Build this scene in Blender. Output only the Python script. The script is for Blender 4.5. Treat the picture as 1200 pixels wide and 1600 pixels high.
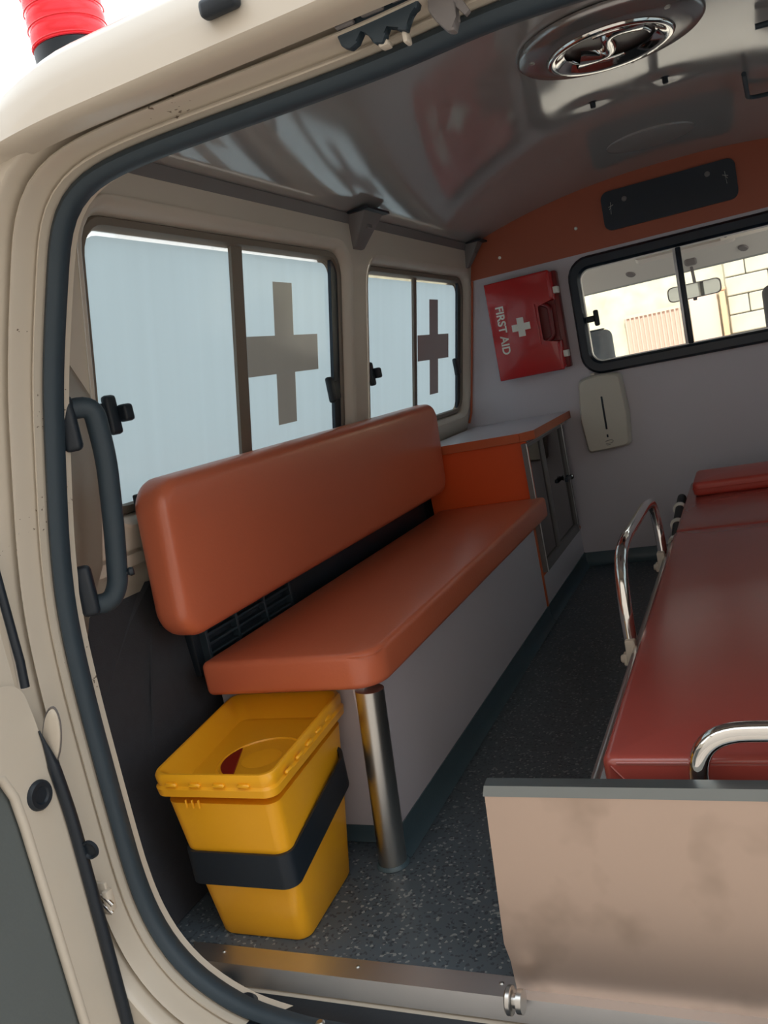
import bpy, bmesh, math, random
from mathutils import Vector, Matrix
random.seed(7)
S = bpy.context.scene
COL = S.collection
for o in list(bpy.data.objects): bpy.data.objects.remove(o)

# ------------------------------------------------------------ camera, world, exposure
cam = bpy.data.objects.new('camera', bpy.data.cameras.new('camera')); COL.objects.link(cam)
yaw, pitch, roll = 0.43295166, -0.14292411, -0.2016019
_r = Vector((math.cos(yaw), math.sin(yaw), 0)); _w = Vector((-math.sin(yaw)*math.cos(pitch), math.cos(yaw)*math.cos(pitch), math.sin(pitch)))
_u = _r.cross(_w)
_r2 = math.cos(roll)*_r + math.sin(roll)*_u; _u2 = -math.sin(roll)*_r + math.cos(roll)*_u
M = Matrix.Identity(4)
for i in range(3):
    M[i][0], M[i][1], M[i][2] = _r2[i], _u2[i], -_w[i]
M.translation = (1.1281520, -1.1658868, 0.8176412)
M[0][3], M[1][3], M[2][3] = 1.1281520, -1.1658868, 0.8176412
cam.matrix_world = M
cam.data.sensor_fit = 'HORIZONTAL'; cam.data.sensor_width = 36; cam.data.lens = 36*1311.548/1200
cam.data.clip_start = 0.02; cam.data.clip_end = 200
S.camera = cam
W = bpy.data.worlds.new('sky'); S.world = W; W.use_nodes = True
wn = W.node_tree.nodes; wl = W.node_tree.links
bg = wn['Background']
tc = wn.new('ShaderNodeTexCoord'); sx = wn.new('ShaderNodeSeparateXYZ'); rp = wn.new('ShaderNodeValToRGB')
wl.new(tc.outputs['Generated'], sx.inputs[0]); wl.new(sx.outputs['Z'], rp.inputs[0]); wl.new(rp.outputs[0], bg.inputs[0])
rp.color_ramp.elements[0].color = (1.0, 0.98, 0.94, 1); rp.color_ramp.elements[0].position = 0.0
rp.color_ramp.elements[1].color = (0.88, 0.95, 1.0, 1); rp.color_ramp.elements[1].position = 0.6
bg.inputs[1].default_value = 2.4
sun = bpy.data.objects.new('sun', bpy.data.lights.new('sun', 'SUN')); COL.objects.link(sun)
sun.data.energy = 4.2; sun.data.angle = 0.03; sun.data.color = (1.0, 0.95, 0.86)
sun.rotation_euler = Vector((-0.15, 0.66, -0.70)).to_track_quat('-Z', 'Y').to_euler()
vs = S.view_settings
vs.view_transform = 'Standard'; vs.look = 'None'; vs.gamma = 1; vs.use_curve_mapping = False; vs.exposure = 0.0

# ------------------------------------------------------------ materials
def mat(name, col, rough=0.5, metal=0.0, noise=None, bump=None, ior=1.5, coat=0, sheen=0, spec=0.5):
    m = bpy.data.materials.new(name); m.use_nodes = True
    n = m.node_tree.nodes; l = m.node_tree.links; b = n['Principled BSDF']
    b.inputs['Base Color'].default_value = (*col, 1); b.inputs['Roughness'].default_value = rough
    b.inputs['Metallic'].default_value = metal; b.inputs['IOR'].default_value = ior
    b.inputs['Coat Weight'].default_value = coat; b.inputs['Specular IOR Level'].default_value = spec
    t = n.new('ShaderNodeTexCoord')
    if noise:  # (scale, amount)
        nz = n.new('ShaderNodeTexNoise'); nz.inputs['Scale'].default_value = noise[0]; nz.inputs['Detail'].default_value = 4
        l.new(t.outputs['Object'], nz.inputs['Vector'])
        mx = n.new('ShaderNodeMix'); mx.data_type = 'RGBA'
        k = noise[1]
        mx.inputs[6].default_value = (*[max(0, c*(1-k)) for c in col], 1); mx.inputs[7].default_value = (*[min(1, c*(1+k)) for c in col], 1)
        l.new(nz.outputs['Fac'], mx.inputs[0]); l.new(mx.outputs[2], b.inputs['Base Color'])
    if bump:   # (scale, strength)
        nb = n.new('ShaderNodeTexNoise'); nb.inputs['Scale'].default_value = bump[0]; nb.inputs['Detail'].default_value = 3
        l.new(t.outputs['Object'], nb.inputs['Vector'])
        bp = n.new('ShaderNodeBump'); bp.inputs['Strength'].default_value = bump[1]; bp.inputs['Distance'].default_value = 0.002
        l.new(nb.outputs['Fac'], bp.inputs['Height']); l.new(bp.outputs[0], b.inputs['Normal'])
    return m
def lin(r, g, b):
    return tuple(((c/255)/12.92 if c/255 <= .04045 else ((c/255+.055)/1.055)**2.4) for c in (r, g, b))

cream = mat('cream_paint', lin(202, 192, 177), 0.35, noise=(3, .04), coat=.3)
cream_in = mat('cream_inner_paint', lin(206, 196, 182), 0.4, noise=(2, .04))
rubber = mat('black_rubber', lin(44, 58, 68), 0.55, bump=(90, .15))
rubber_dk = mat('black_plastic', lin(22, 32, 42), 0.5, bump=(120, .1))
darkpanel = mat('charcoal_trim', lin(52, 54, 60), 0.75, noise=(60, .15), bump=(300, .3))
lilac = mat('lilac_grey_laminate', lin(208, 201, 208), 0.35, noise=(2, .03))
orange_lam = mat('orange_laminate', lin(232, 92, 40), 0.35)
orange_head = mat('orange_header_laminate', lin(176, 92, 66), 0.4)
vinyl_o = mat('orange_vinyl', lin(208, 112, 80), 0.32, noise=(5, .05), bump=(180, .15), ior=1.6)
vinyl_r = mat('red_brown_vinyl', lin(164, 74, 66), 0.24, noise=(4, .08), bump=(60, .05), ior=1.75)
pillow_r = mat('coral_red_vinyl', lin(196, 78, 66), 0.35, bump=(60, .12))
steel = mat('brushed_steel', (0.62, 0.61, 0.59), 0.3, 1.0, bump=(30, .05))
steel_board = mat('stained_steel_sheet', lin(200, 178, 164), 0.42, 0.85, noise=(5, .10))
chrome = mat('chrome', (0.8, 0.79, 0.77), 0.08, 1.0)
alu = mat('aluminium_trim', (0.68, 0.68, 0.69), 0.42, 1.0, noise=(8, .06))
white_pl = mat('ivory_plastic', lin(214, 206, 192), 0.4)
white_clip = mat('white_plastic', lin(235, 232, 222), 0.4)
yellow = mat('yellow_plastic', lin(246, 176, 34), 0.33, noise=(3, .03))
red_pl = mat('red_plastic', lin(186, 34, 38), 0.22, coat=.4)
red_dk = mat('dark_red_plastic', lin(120, 18, 20), 0.35)
grey_pl = mat('grey_plastic', lin(118, 114, 114), 0.5)
taupe = mat('taupe_window_frame', lin(120, 110, 98), 0.45)
glove = mat('cove_vinyl', lin(72, 92, 102), 0.35, bump=(150, .1))
navy = mat('black_gloss_plastic', lin(12, 30, 46), 0.35)
screwm = mat('screw_steel', (0.5, 0.5, 0.48), 0.35, 1.0)
cabgrey = mat('cab_headlining', lin(208, 206, 200), 0.8)
fabric = mat('grey_seat_fabric', lin(110, 120, 125), 0.9, noise=(40, .2))
stone = mat('stone_block', lin(196, 190, 174), 0.9, noise=(2.0, .25), bump=(8, .8))
ivy = mat('rubble_and_creeper', lin(206, 200, 176), 0.95, noise=(3.0, .35), bump=(6, 1.0))
gatem = mat('pink_gate_paint', lin(218, 188, 172), 0.6)
gate_bar = mat('gate_bar_paint', lin(196, 172, 158), 0.6)
post_o = mat('salmon_post', lin(222, 176, 140), 0.7)
soil = mat('dry_ground', lin(188, 176, 164), 0.95, noise=(1.5, .2), bump=(10, .5))
added_wall = mat('added_wall_render', lin(190, 182, 174), 0.9, noise=(1.5, .1))
car_red = mat('red_car_paint', lin(180, 40, 36), 0.3, coat=.5)
car_white = mat('white_car_paint', lin(235, 235, 232), 0.3, coat=.5)
orange_edge = mat('orange_edge_band', lin(200, 100, 60), 0.4)
door_grey = mat('grey_door_card', lin(92, 98, 98), 0.65, noise=(4, .06), bump=(200, .2))

# ceiling: glossy gel-coated sheet
ceilm = mat('glossy_ceiling_sheet', lin(158, 155, 154), 0.07, ior=2.2, bump=(1.2, .04))
# floor: speckled safety vinyl
floorm = mat('speckled_floor_vinyl', lin(84, 88, 92), 0.38, ior=1.45)
def speckle(m, base, sp1, sp2):
    n = m.node_tree.nodes; l = m.node_tree.links; b = n['Principled BSDF']
    t = n.new('ShaderNodeTexCoord'); v = n.new('ShaderNodeTexVoronoi'); v.inputs['Scale'].default_value = 230
    l.new(t.outputs['Object'], v.inputs['Vector'])
    r = n.new('ShaderNodeValToRGB'); r.color_ramp.interpolation = 'CONSTANT'
    sp = n.new('ShaderNodeSeparateColor'); l.new(v.outputs['Color'], sp.inputs[0]); l.new(sp.outputs[0], r.inputs[0])
    e = r.color_ramp.elements; e[0].color = (*base, 1); e[0].position = 0; e[1].color = (*sp1, 1); e[1].position = .80
    x = e.new(.93); x.color = (*sp2, 1)
    l.new(r.outputs[0], b.inputs['Base Color'])
speckle(floorm, lin(80, 90, 98), lin(60, 68, 76), lin(132, 138, 138))

def chips(m, base):
    """chipped paint: small dark spots of wear"""
    n = m.node_tree.nodes; l = m.node_tree.links; b = n['Principled BSDF']
    t = n.new('ShaderNodeTexCoord'); z = n.new('ShaderNodeTexNoise'); z.inputs['Scale'].default_value = 140; z.inputs['Detail'].default_value = 4
    z2 = n.new('ShaderNodeTexNoise'); z2.inputs['Scale'].default_value = 9
    l.new(t.outputs['Object'], z.inputs['Vector']); l.new(t.outputs['Object'], z2.inputs['Vector'])
    mu = n.new('ShaderNodeMath'); mu.operation = 'MULTIPLY'; l.new(z.outputs['Fac'], mu.inputs[0]); l.new(z2.outputs['Fac'], mu.inputs[1])
    r = n.new('ShaderNodeValToRGB'); e = r.color_ramp.elements
    e[0].position = .432; e[0].color = (*base, 1); e[1].position = .442; e[1].color = (*lin(104, 90, 76), 1)
    l.new(mu.outputs[0], r.inputs[0]); l.new(r.outputs[0], b.inputs['Base Color'])
cream_chip = mat('chipped_cream_paint', lin(202, 192, 177), 0.35, coat=.3); chips(cream_chip, lin(202, 192, 177))

def blotchy(m, c0, c1):
    n = m.node_tree.nodes; l = m.node_tree.links; b = n['Principled BSDF']
    t = n.new('ShaderNodeTexCoord'); z = n.new('ShaderNodeTexNoise'); z.inputs['Scale'].default_value = 9; z.inputs['Detail'].default_value = 3
    l.new(t.outputs['Object'], z.inputs['Vector'])
    r = n.new('ShaderNodeValToRGB'); e = r.color_ramp.elements
    e[0].position = .30; e[0].color = (*c1, 1); e[1].position = .48; e[1].color = (*c0, 1)
    l.new(z.outputs['Fac'], r.inputs[0]); l.new(r.outputs[0], b.inputs['Base Color'])
blotchy(steel_board, lin(206, 184, 170), lin(180, 160, 146))

def film_mat(name, col, gloss=.06):
    m = bpy.data.materials.new(name); m.use_nodes = True
    n = m.node_tree.nodes; l = m.node_tree.links; n.remove(n['Principled BSDF']); out = n['Material Output']
    tr = n.new('ShaderNodeBsdfTranslucent'); df = n.new('ShaderNodeBsdfDiffuse'); gl = n.new('ShaderNodeBsdfGlossy')
    t = n.new('ShaderNodeTexCoord'); mp = n.new('ShaderNodeMapping'); mp.inputs['Scale'].default_value = (1, 22, .6)
    z = n.new('ShaderNodeTexNoise'); z.inputs['Scale'].default_value = 1.0; z.inputs['Detail'].default_value = 3
    l.new(t.outputs['Object'], mp.inputs[0]); l.new(mp.outputs[0], z.inputs['Vector'])
    mx = n.new('ShaderNodeMix'); mx.data_type = 'RGBA'
    mx.inputs[6].default_value = (*[c*.93 for c in col], 1); mx.inputs[7].default_value = (*[min(1, c*1.05) for c in col], 1)
    l.new(z.outputs['Fac'], mx.inputs[0]); l.new(mx.outputs[2], tr.inputs[0])
    df.inputs[0].default_value = (.35, .37, .38, 1); gl.inputs['Roughness'].default_value = .15
    a = n.new('ShaderNodeMixShader'); a.inputs[0].default_value = .25; l.new(tr.outputs[0], a.inputs[1]); l.new(df.outputs[0], a.inputs[2])
    c = n.new('ShaderNodeMixShader'); c.inputs[0].default_value = gloss; l.new(a.outputs[0], c.inputs[1]); l.new(gl.outputs[0], c.inputs[2])
    l.new(c.outputs[0], out.inputs[0]); return m
film = film_mat('frosted_film', (0.60, 0.73, 0.80))
tint_cross = film_mat('smoked_translucent_tint', (.17, .155, .135), .10)
tint_cross2 = film_mat('dark_translucent_tint', (.07, .052, .052), .10)
def glass_mat(name, tint, gloss):
    m = bpy.data.materials.new(name); m.use_nodes = True
    n = m.node_tree.nodes; l = m.node_tree.links; n.remove(n['Principled BSDF']); out = n['Material Output']
    tr = n.new('ShaderNodeBsdfTransparent'); tr.inputs[0].default_value = (*tint, 1)
    gl = n.new('ShaderNodeBsdfGlossy'); gl.inputs['Roughness'].default_value = .03
    fr = n.new('ShaderNodeFresnel'); fr.inputs[0].default_value = 1.5
    mu = n.new('ShaderNodeMath'); mu.operation = 'MULTIPLY'; mu.inputs[1].default_value = gloss; l.new(fr.outputs[0], mu.inputs[0])
    c = n.new('ShaderNodeMixShader'); l.new(mu.outputs[0], c.inputs[0]); l.new(tr.outputs[0], c.inputs[1]); l.new(gl.outputs[0], c.inputs[2])
    l.new(c.outputs[0], out.inputs[0]); return m
tint_glass = glass_mat('dark_tinted_glass', (.20, .19, .16), 1.0)
clear_glass = glass_mat('clear_glass', (.98, .99, .98), .7)
acrylic = glass_mat('smoked_acrylic', (.55, .55, .52), 1.5)
lens_red = mat('red_beacon_lens', lin(235, 40, 50), 0.2)
_b = lens_red.node_tree.nodes['Principled BSDF']; _b.inputs['Transmission Weight'].default_value = .55; _b.inputs['IOR'].default_value = 1.3
_b.inputs['Base Color'].default_value = (*lin(250, 70, 80), 1)
mirror_m = mat('mirror_glass', (.75, .78, .75), 0.03, 1.0)

# ------------------------------------------------------------ builders
def tag(o, label=None, cat=None, group=None, kind=None):
    if label: o['label'] = label
    if cat: o['category'] = cat
    if group: o['group'] = group
    if kind: o['kind'] = kind
    return o
def root_loc(o):
    v = Vector((0, 0, 0))
    while o is not None:
        v += o.location; o = o.parent
    return v
def thing(name, loc, label, cat, group=None, kind=None):
    o = bpy.data.objects.new(name, None); COL.objects.link(o); o.location = loc; o.empty_display_size = .05
    return tag(o, label, cat, group, kind)
def link(name, bm, m, parent=None, smooth=40, origin=None):
    bmesh.ops.recalc_face_normals(bm, faces=bm.faces)
    me = bpy.data.meshes.new(name)
    off = root_loc(parent) if parent is not None else Vector((0, 0, 0))
    loc = Vector((0, 0, 0))
    if origin is not None:
        loc = Vector(origin) - off
    sh = off + loc
    for v in bm.verts: v.co -= sh
    bm.to_mesh(me); bm.free()
    if smooth:
        me.polygons.foreach_set('use_smooth', [True]*len(me.polygons))
        me.set_sharp_from_angle(angle=math.radians(smooth))
    me.materials.append(m)
    o = bpy.data.objects.new(name, me); COL.objects.link(o); o.location = loc
    if parent is not None: o.parent = parent
    return o
def dup(o, parent, delta):
    c = o.copy(); COL.objects.link(c); c.parent = parent; c.location = o.location + Vector(delta); return c
def add_box(bm, x0, x1, y0, y1, z0, z1, bev=0, seg=2, M4=None):
    t = bmesh.new()
    vs_ = [t.verts.new((x, y, z)) for x in (x0, x1) for y in (y0, y1) for z in (z0, z1)]
    for f in ((0, 1, 3, 2), (4, 6, 7, 5), (0, 4, 5, 1), (2, 3, 7, 6), (0, 2, 6, 4), (1, 5, 7, 3)): t.faces.new([vs_[i] for i in f])
    if bev: bmesh.ops.bevel(t, geom=t.edges[:], offset=bev, segments=seg, profile=.5, affect='EDGES')
    if M4 is not None: t.transform(M4)
    me = bpy.data.meshes.new('tmp'); t.to_mesh(me); t.free(); bm.from_mesh(me); bpy.data.meshes.remove(me)
    return bm
def box(name, dims, m, parent=None, bev=0, seg=2, M4=None, smooth=40):
    return link(name, add_box(bmesh.new(), *dims, bev=bev, seg=seg, M4=M4), m, parent, smooth)
def add_hex(bm, bot, top):
    """solid between two equal polygons of 3-D points"""
    a = [bm.verts.new(p) for p in bot]; b = [bm.verts.new(p) for p in top]; n = len(a)
    bm.faces.new(a[::-1]); bm.faces.new(b)
    for i in range(n): bm.faces.new((a[i], a[(i+1) % n], b[(i+1) % n], b[i]))
def prism(name, pts, vec, m, parent=None, bev=0, smooth=40):
    bm = bmesh.new(); v = Vector(vec)
    add_hex(bm, [Vector(p) for p in pts], [Vector(p)+v for p in pts])
    if bev: bmesh.ops.bevel(bm, geom=bm.edges[:], offset=bev, segments=2, profile=.5, affect='EDGES')
    return link(name, bm, m, parent, smooth)
def rrect(u0, u1, v0, v1, r, n=6):
    if not hasattr(r, '__len__'): r = (r,)*4
    out = []
    for (cu, cv, a0, rr) in ((u1-r[0], v1-r[0], 0, r[0]), (u0+r[1], v1-r[1], 90, r[1]), (u0+r[2], v0+r[2], 180, r[2]), (u1-r[3], v0+r[3], 270, r[3])):
        for k in range(n+1):
            a = math.radians(a0+90*k/n); out.append((cu+rr*math.cos(a), cv+rr*math.sin(a)))
    return out
def roundcorners(pts, r, n=6, closed=False):
    pts = [Vector(p) for p in pts]; out = []; N = len(pts)
    for i, p in enumerate(pts):
        if not closed and i in (0, N-1): out.append(p); continue
        a = pts[i-1]-p; b = pts[(i+1) % N]-p
        d = min(r, a.length*.49, b.length*.49); A = p+a.normalized()*d; B = p+b.normalized()*d
        for k in range(n+1):
            t = k/n; out.append(A*(1-t)**2+p*2*t*(1-t)+B*t*t)
    return out
def add_tube(bm, pts, r, seg=12, closed=False, cap=True):
    pts = [Vector(p) for p in pts]; N = len(pts); rings = []
    up = None
    for i in range(N):
        if closed: t = pts[(i+1) % N]-pts[i-1]
        else: t = pts[min(i+1, N-1)]-pts[max(i-1, 0)]
        t.normalize()
        if up is None:
            up = t.orthogonal().normalized()
        up = (up-t*up.dot(t)).normalized(); bn = t.cross(up)
        rr = r[i] if hasattr(r, '__len__') else r
        rings.append([bm.verts.new(pts[i]+(up*math.cos(2*math.pi*k/seg)+bn*math.sin(2*math.pi*k/seg))*rr) for k in range(seg)])
    for i in range(N if closed else N-1):
        a = rings[i]; b = rings[(i+1) % N]
        for k in range(seg): bm.faces.new((a[k], a[(k+1) % seg], b[(k+1) % seg], b[k]))
    if cap and not closed: bm.faces.new(rings[0][::-1]); bm.faces.new(rings[-1])
    return bm
def tube(name, pts, r, m, parent=None, seg=12, closed=False):
    return link(name, add_tube(bmesh.new(), pts, r, seg, closed), m, parent, 50)
def frame_of(axis):
    z = Vector(axis).normalized(); x = z.orthogonal().normalized(); y = z.cross(x); return x, y, z
def add_lathe(bm, prof, base, axis, seg=32, sx=1, ax=None):
    if ax is None: x, y, z = frame_of(axis)
    else: z = Vector(axis).normalized(); x = Vector(ax); x = (x-z*x.dot(z)).normalized(); y = z.cross(x)
    base = Vector(base); rings = []
    for (r, h) in prof:
        if r < 1e-6: rings.append([bm.verts.new(base+z*h)])
        else: rings.append([bm.verts.new(base+z*h+x*(r*sx*math.cos(2*math.pi*k/seg))+y*(r*math.sin(2*math.pi*k/seg))) for k in range(seg)])
    for a, b in zip(rings, rings[1:]):
        if len(a) == 1 and len(b) == 1: continue
        for k in range(seg):
            k2 = (k+1) % seg
            if len(a) == 1: bm.faces.new((a[0], b[k2], b[k]))
            elif len(b) == 1: bm.faces.new((a[k], a[k2], b[0]))
            else: bm.faces.new((a[k], a[k2], b[k2], b[k]))
    return bm
def lathe(name, prof, base, axis, m, parent=None, seg=32, smooth=35, sx=1, ax=None):
    return link(name, add_lathe(bmesh.new(), prof, base, axis, seg, sx, ax), m, parent, smooth)
def add_loft(bm, rings, closed=False, caps=False):
    """rings of equal length, each ring closed; joins them"""
    R = [[bm.verts.new(p) for p in r] for r in rings]; n = len(R[0])
    for i in range(len(R)-(0 if closed else 1)):
        a = R[i]; b = R[(i+1) % len(R)]
        for k in range(n): bm.faces.new((a[k], a[(k+1) % n], b[(k+1) % n], b[k]))
    if caps: bm.faces.new(R[0][::-1]); bm.faces.new(R[-1])
    return bm
def plate(name, outer, holes, fmap, thick, m, parent=None, smooth=30, cuts=0):
    """flat plate with holes; outline in (u,v), fmap maps (u,v,w) with w the depth 0..thick"""
    bm = bmesh.new(); es = []; loops = []
    for lp in [outer]+holes:
        vsx = [bm.verts.new((u, v, 0)) for (u, v) in lp]; loops.append(vsx)
        for i in range(len(vsx)): es.append(bm.edges.new((vsx[i], vsx[(i+1) % len(vsx)])))
    bmesh.ops.triangle_fill(bm, edges=es, use_beauty=True, use_dissolve=False, normal=(0, 0, 1))
    if cuts: bmesh.ops.subdivide_edges(bm, edges=bm.edges[:], cuts=cuts)
    if thick:
        r = bmesh.ops.extrude_face_region(bm, geom=bm.faces[:])
        for v in [g for g in r['geom'] if isinstance(g, bmesh.types.BMVert)]: v.co.z = thick
    for v in bm.verts: v.co = Vector(fmap(v.co.x, v.co.y, v.co.z))
    return link(name, bm, m, parent, smooth)
def ring_plate(name, lp_out, lp_in, fmap, w0, w1, m, parent=None):
    """frame between two loops of equal count, from depth w0 to w1, with a soft raised crown"""
    n = len(lp_out); rings = []
    mid = [((a[0]+b[0])/2, (a[1]+b[1])/2) for a, b in zip(lp_out, lp_in)]
    bm = bmesh.new()
    A = [[fmap(*p, w0) for p in lp_out], [fmap(*p, w0+(w1-w0)*.75) for p in lp_out],
         [fmap(*((p[0]*.8+q[0]*.2), (p[1]*.8+q[1]*.2)), w1) for p, q in zip(lp_out, lp_in)],
         [fmap(*((p[0]*.2+q[0]*.8), (p[1]*.2+q[1]*.8)), w1) for p, q in zip(lp_out, lp_in)],
         [fmap(*p, w0+(w1-w0)*.75) for p in lp_in], [fmap(*p, w0) for p in lp_in]]
    add_loft(bm, A, closed=True)
    return link(name, bm, m, parent, 40)
def pad(name, x0, x1, y0, y1, z0, z1, m, parent, bev=.02, face='z', r=.05, crown=.006, M4=None):
    """upholstered pad: rounded-rectangle outline in the plane normal to face, soft edges, slight crown"""
    if face == 'z': u0, u1, v0, v1, w0, w1 = x0, x1, y0, y1, z0, z1; f = lambda u, v, w: (u, v, w)
    else: u0, u1, v0, v1, w0, w1 = y0, y1, z0, z1, x0, x1; f = lambda u, v, w: (w, u, v)
    bm = bmesh.new(); rings = []; cu, cv = (u0+u1)/2, (v0+v1)/2
    N = 8
    def ring(ins, w):
        rr = r if hasattr(r, '__len__') else (r,)*4
        return [Vector(f(u, v, w)) for u, v in rrect(u0+ins, u1-ins, v0+ins, v1-ins, tuple(max(.003, q-ins) for q in rr), N)]
    prof = []
    for k in range(6):
        a = math.radians(90*k/5); prof.append((bev*(1-math.sin(a)), w0+bev*(1-math.cos(a))))
    for k in range(6):
        a = math.radians(90*k/5); prof.append((bev*(1-math.cos(a)), w1-bev*(1-math.sin(a))))
    for (i_, w) in prof: rings.append(ring(i_, w))
    for q in (.03, .06, .09):
        lim = min(u1-u0, v1-v0)/2-.012
        rings.append(ring(min(bev+q, lim-.004*(3-q*33)), w1+crown*min(1, q/.07)))
    add_loft(bm, rings)
    bmv = bm.verts[:]
    n = len(rings[0]); bm.faces.new(bmv[:n][::-1]); bm.faces.new(bmv[-n:])
    if M4 is not None: bm.transform(M4)
    return link(name, bm, m, parent, 60)
def screw(name, base, axis, r, m, parent):
    return lathe(name, [(0, r*.55), (r*.6, r*.5), (r, r*.1), (r, -.001)], base, axis, m, parent, seg=12)

# ------------------------------------------------------------ van geometry numbers
YP = 2.003                       # partition plane
XC = 0.95                        # centre line of the van
def ceil_z(x): return 1.375-.105*(abs(x-XC)/.72)**2.2
def wallx(z):                    # inner face of left wall trim
    if z >= .66: return .175+.2*(z-.95)
    if z >= .56: return .076+(z-.56)*.41
    return .122-.115*z+.018*max(0, z-.4)
def glassx(z): return .14+.2*(z-.95)

# ============================================================ THE SETTING
# floor with cove
box('floor', (.02, 1.88, -.203, YP, -.03, 0), floorm)
tag(bpy.data.objects['floor'], kind='structure')
bm = bmesh.new()     # ceiling, with two small dimples at its fixing screws
nx, ny = 150, 170; gx = [.205+(1.49)*i/nx for i in range(nx+1)]; gy = [-.26+(YP+.26)*j/ny for j in range(ny+1)]
dimples = [(.868, 1.008), (1.033, .996)]
grid = []
for x in gx:
    col = []
    y_st = .03
    for y in gy:
        y = y_st+(y-gy[0])*(YP-y_st)/(YP-gy[0]); z = ceil_z(x)
        for (a, b) in dimples:
            d = math.hypot(x-a, y-b); z += .0022*math.exp(-(d/.045)**2)
        col.append(bm.verts.new((x, y, z)))
    grid.append(col)
for i in range(nx):
    for j in range(ny): bm.faces.new((grid[i][j], grid[i][j+1], grid[i+1][j+1], grid[i+1][j]))
r = bmesh.ops.extrude_face_region(bm, geom=bm.faces[:])
for g in r['geom']:
    if isinstance(g, bmesh.types.BMVert): g.co.z += .015
tag(link('ceiling', bm, ceilm, None, 60), kind='structure')

W1 = (-.06, .885, .705, 1.172); W2 = (1.045, 1.945, .685, 1.150)
def wall_side(name, sgn):
    fx = (lambda x: x) if sgn > 0 else (lambda x: 2*XC-x)
    # upper wall: trim surface with two window openings, bevelled back to the glass
    zt = 1.285
    zb = .60
    h = []
    for (a, b, c_, d_) in (W1, W2): h.append(rrect(a-.035, b+.035, c_-.035, d_+.035, .085 if sgn else .07))
    o = plate(name, [(-.285, zb), (YP, zb), (YP, zt), (.0, zt), (-.285, 1.12)], h, lambda u, v, w: (fx(wallx(v)-w), u, v), .012, cream_in, None)
    tag(o, kind='structure')
    for (a, b, c_, d_) in (W1, W2):
        bm = bmesh.new()
        lo = rrect(a-.038, b+.038, c_-.038, d_+.038, .088); mi = rrect(a-.02, b+.02, c_-.02, d_+.02, .07); li = rrect(a-.012, b+.012, c_-.012, d_+.012, .062)
        add_loft(bm, [[(fx(wallx(v)+.005), u, v) for u, v in lo], [(fx(wallx(v)+.006), u, v) for u, v in rrect(a-.033, b+.033, c_-.033, d_+.033, .083)],
                      [(fx(wallx(v)-.004), u, v) for u, v in mi], [(fx(wallx(v)-.03), u, v) for u, v in li]])
        link('window_surround', bm, cream_in, o, 50)
    # lower wall
    bm = bmesh.new(); zs = [.63, .58, .56, .5, .4, .2, .0, -.02]
    rows = [[bm.verts.new((fx(wallx(z)-(.004 if z < .6 else 0)), y, z)) for y in (-.285, YP)] for z in zs]
    for a, b in zip(rows, rows[1:]): bm.faces.new((a[0], a[1], b[1], b[0]))
    bmesh.ops.solidify(bm, geom=bm.faces[:], thickness=.01)
    link('lower_wall', bm, cream_in, o, 30)
    # charcoal lower lining with a rounded top corner
    out = roundcorners([(0, -.20, .002), (0, -.17, .36), (0, -.13, .545), (0, .0, .560), (0, YP, .56), (0, YP, .002)], .03)
    plate('lining_panel', [(p.y, p.z) for p in out], [], lambda u, v, w: (fx(wallx(v)+.002+w), u, v), .006, darkpanel, o, cuts=2)
    return o
wall_left = wall_side('wall_left', 1)
wall_right = wall_side('wall_right', -1)

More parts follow.
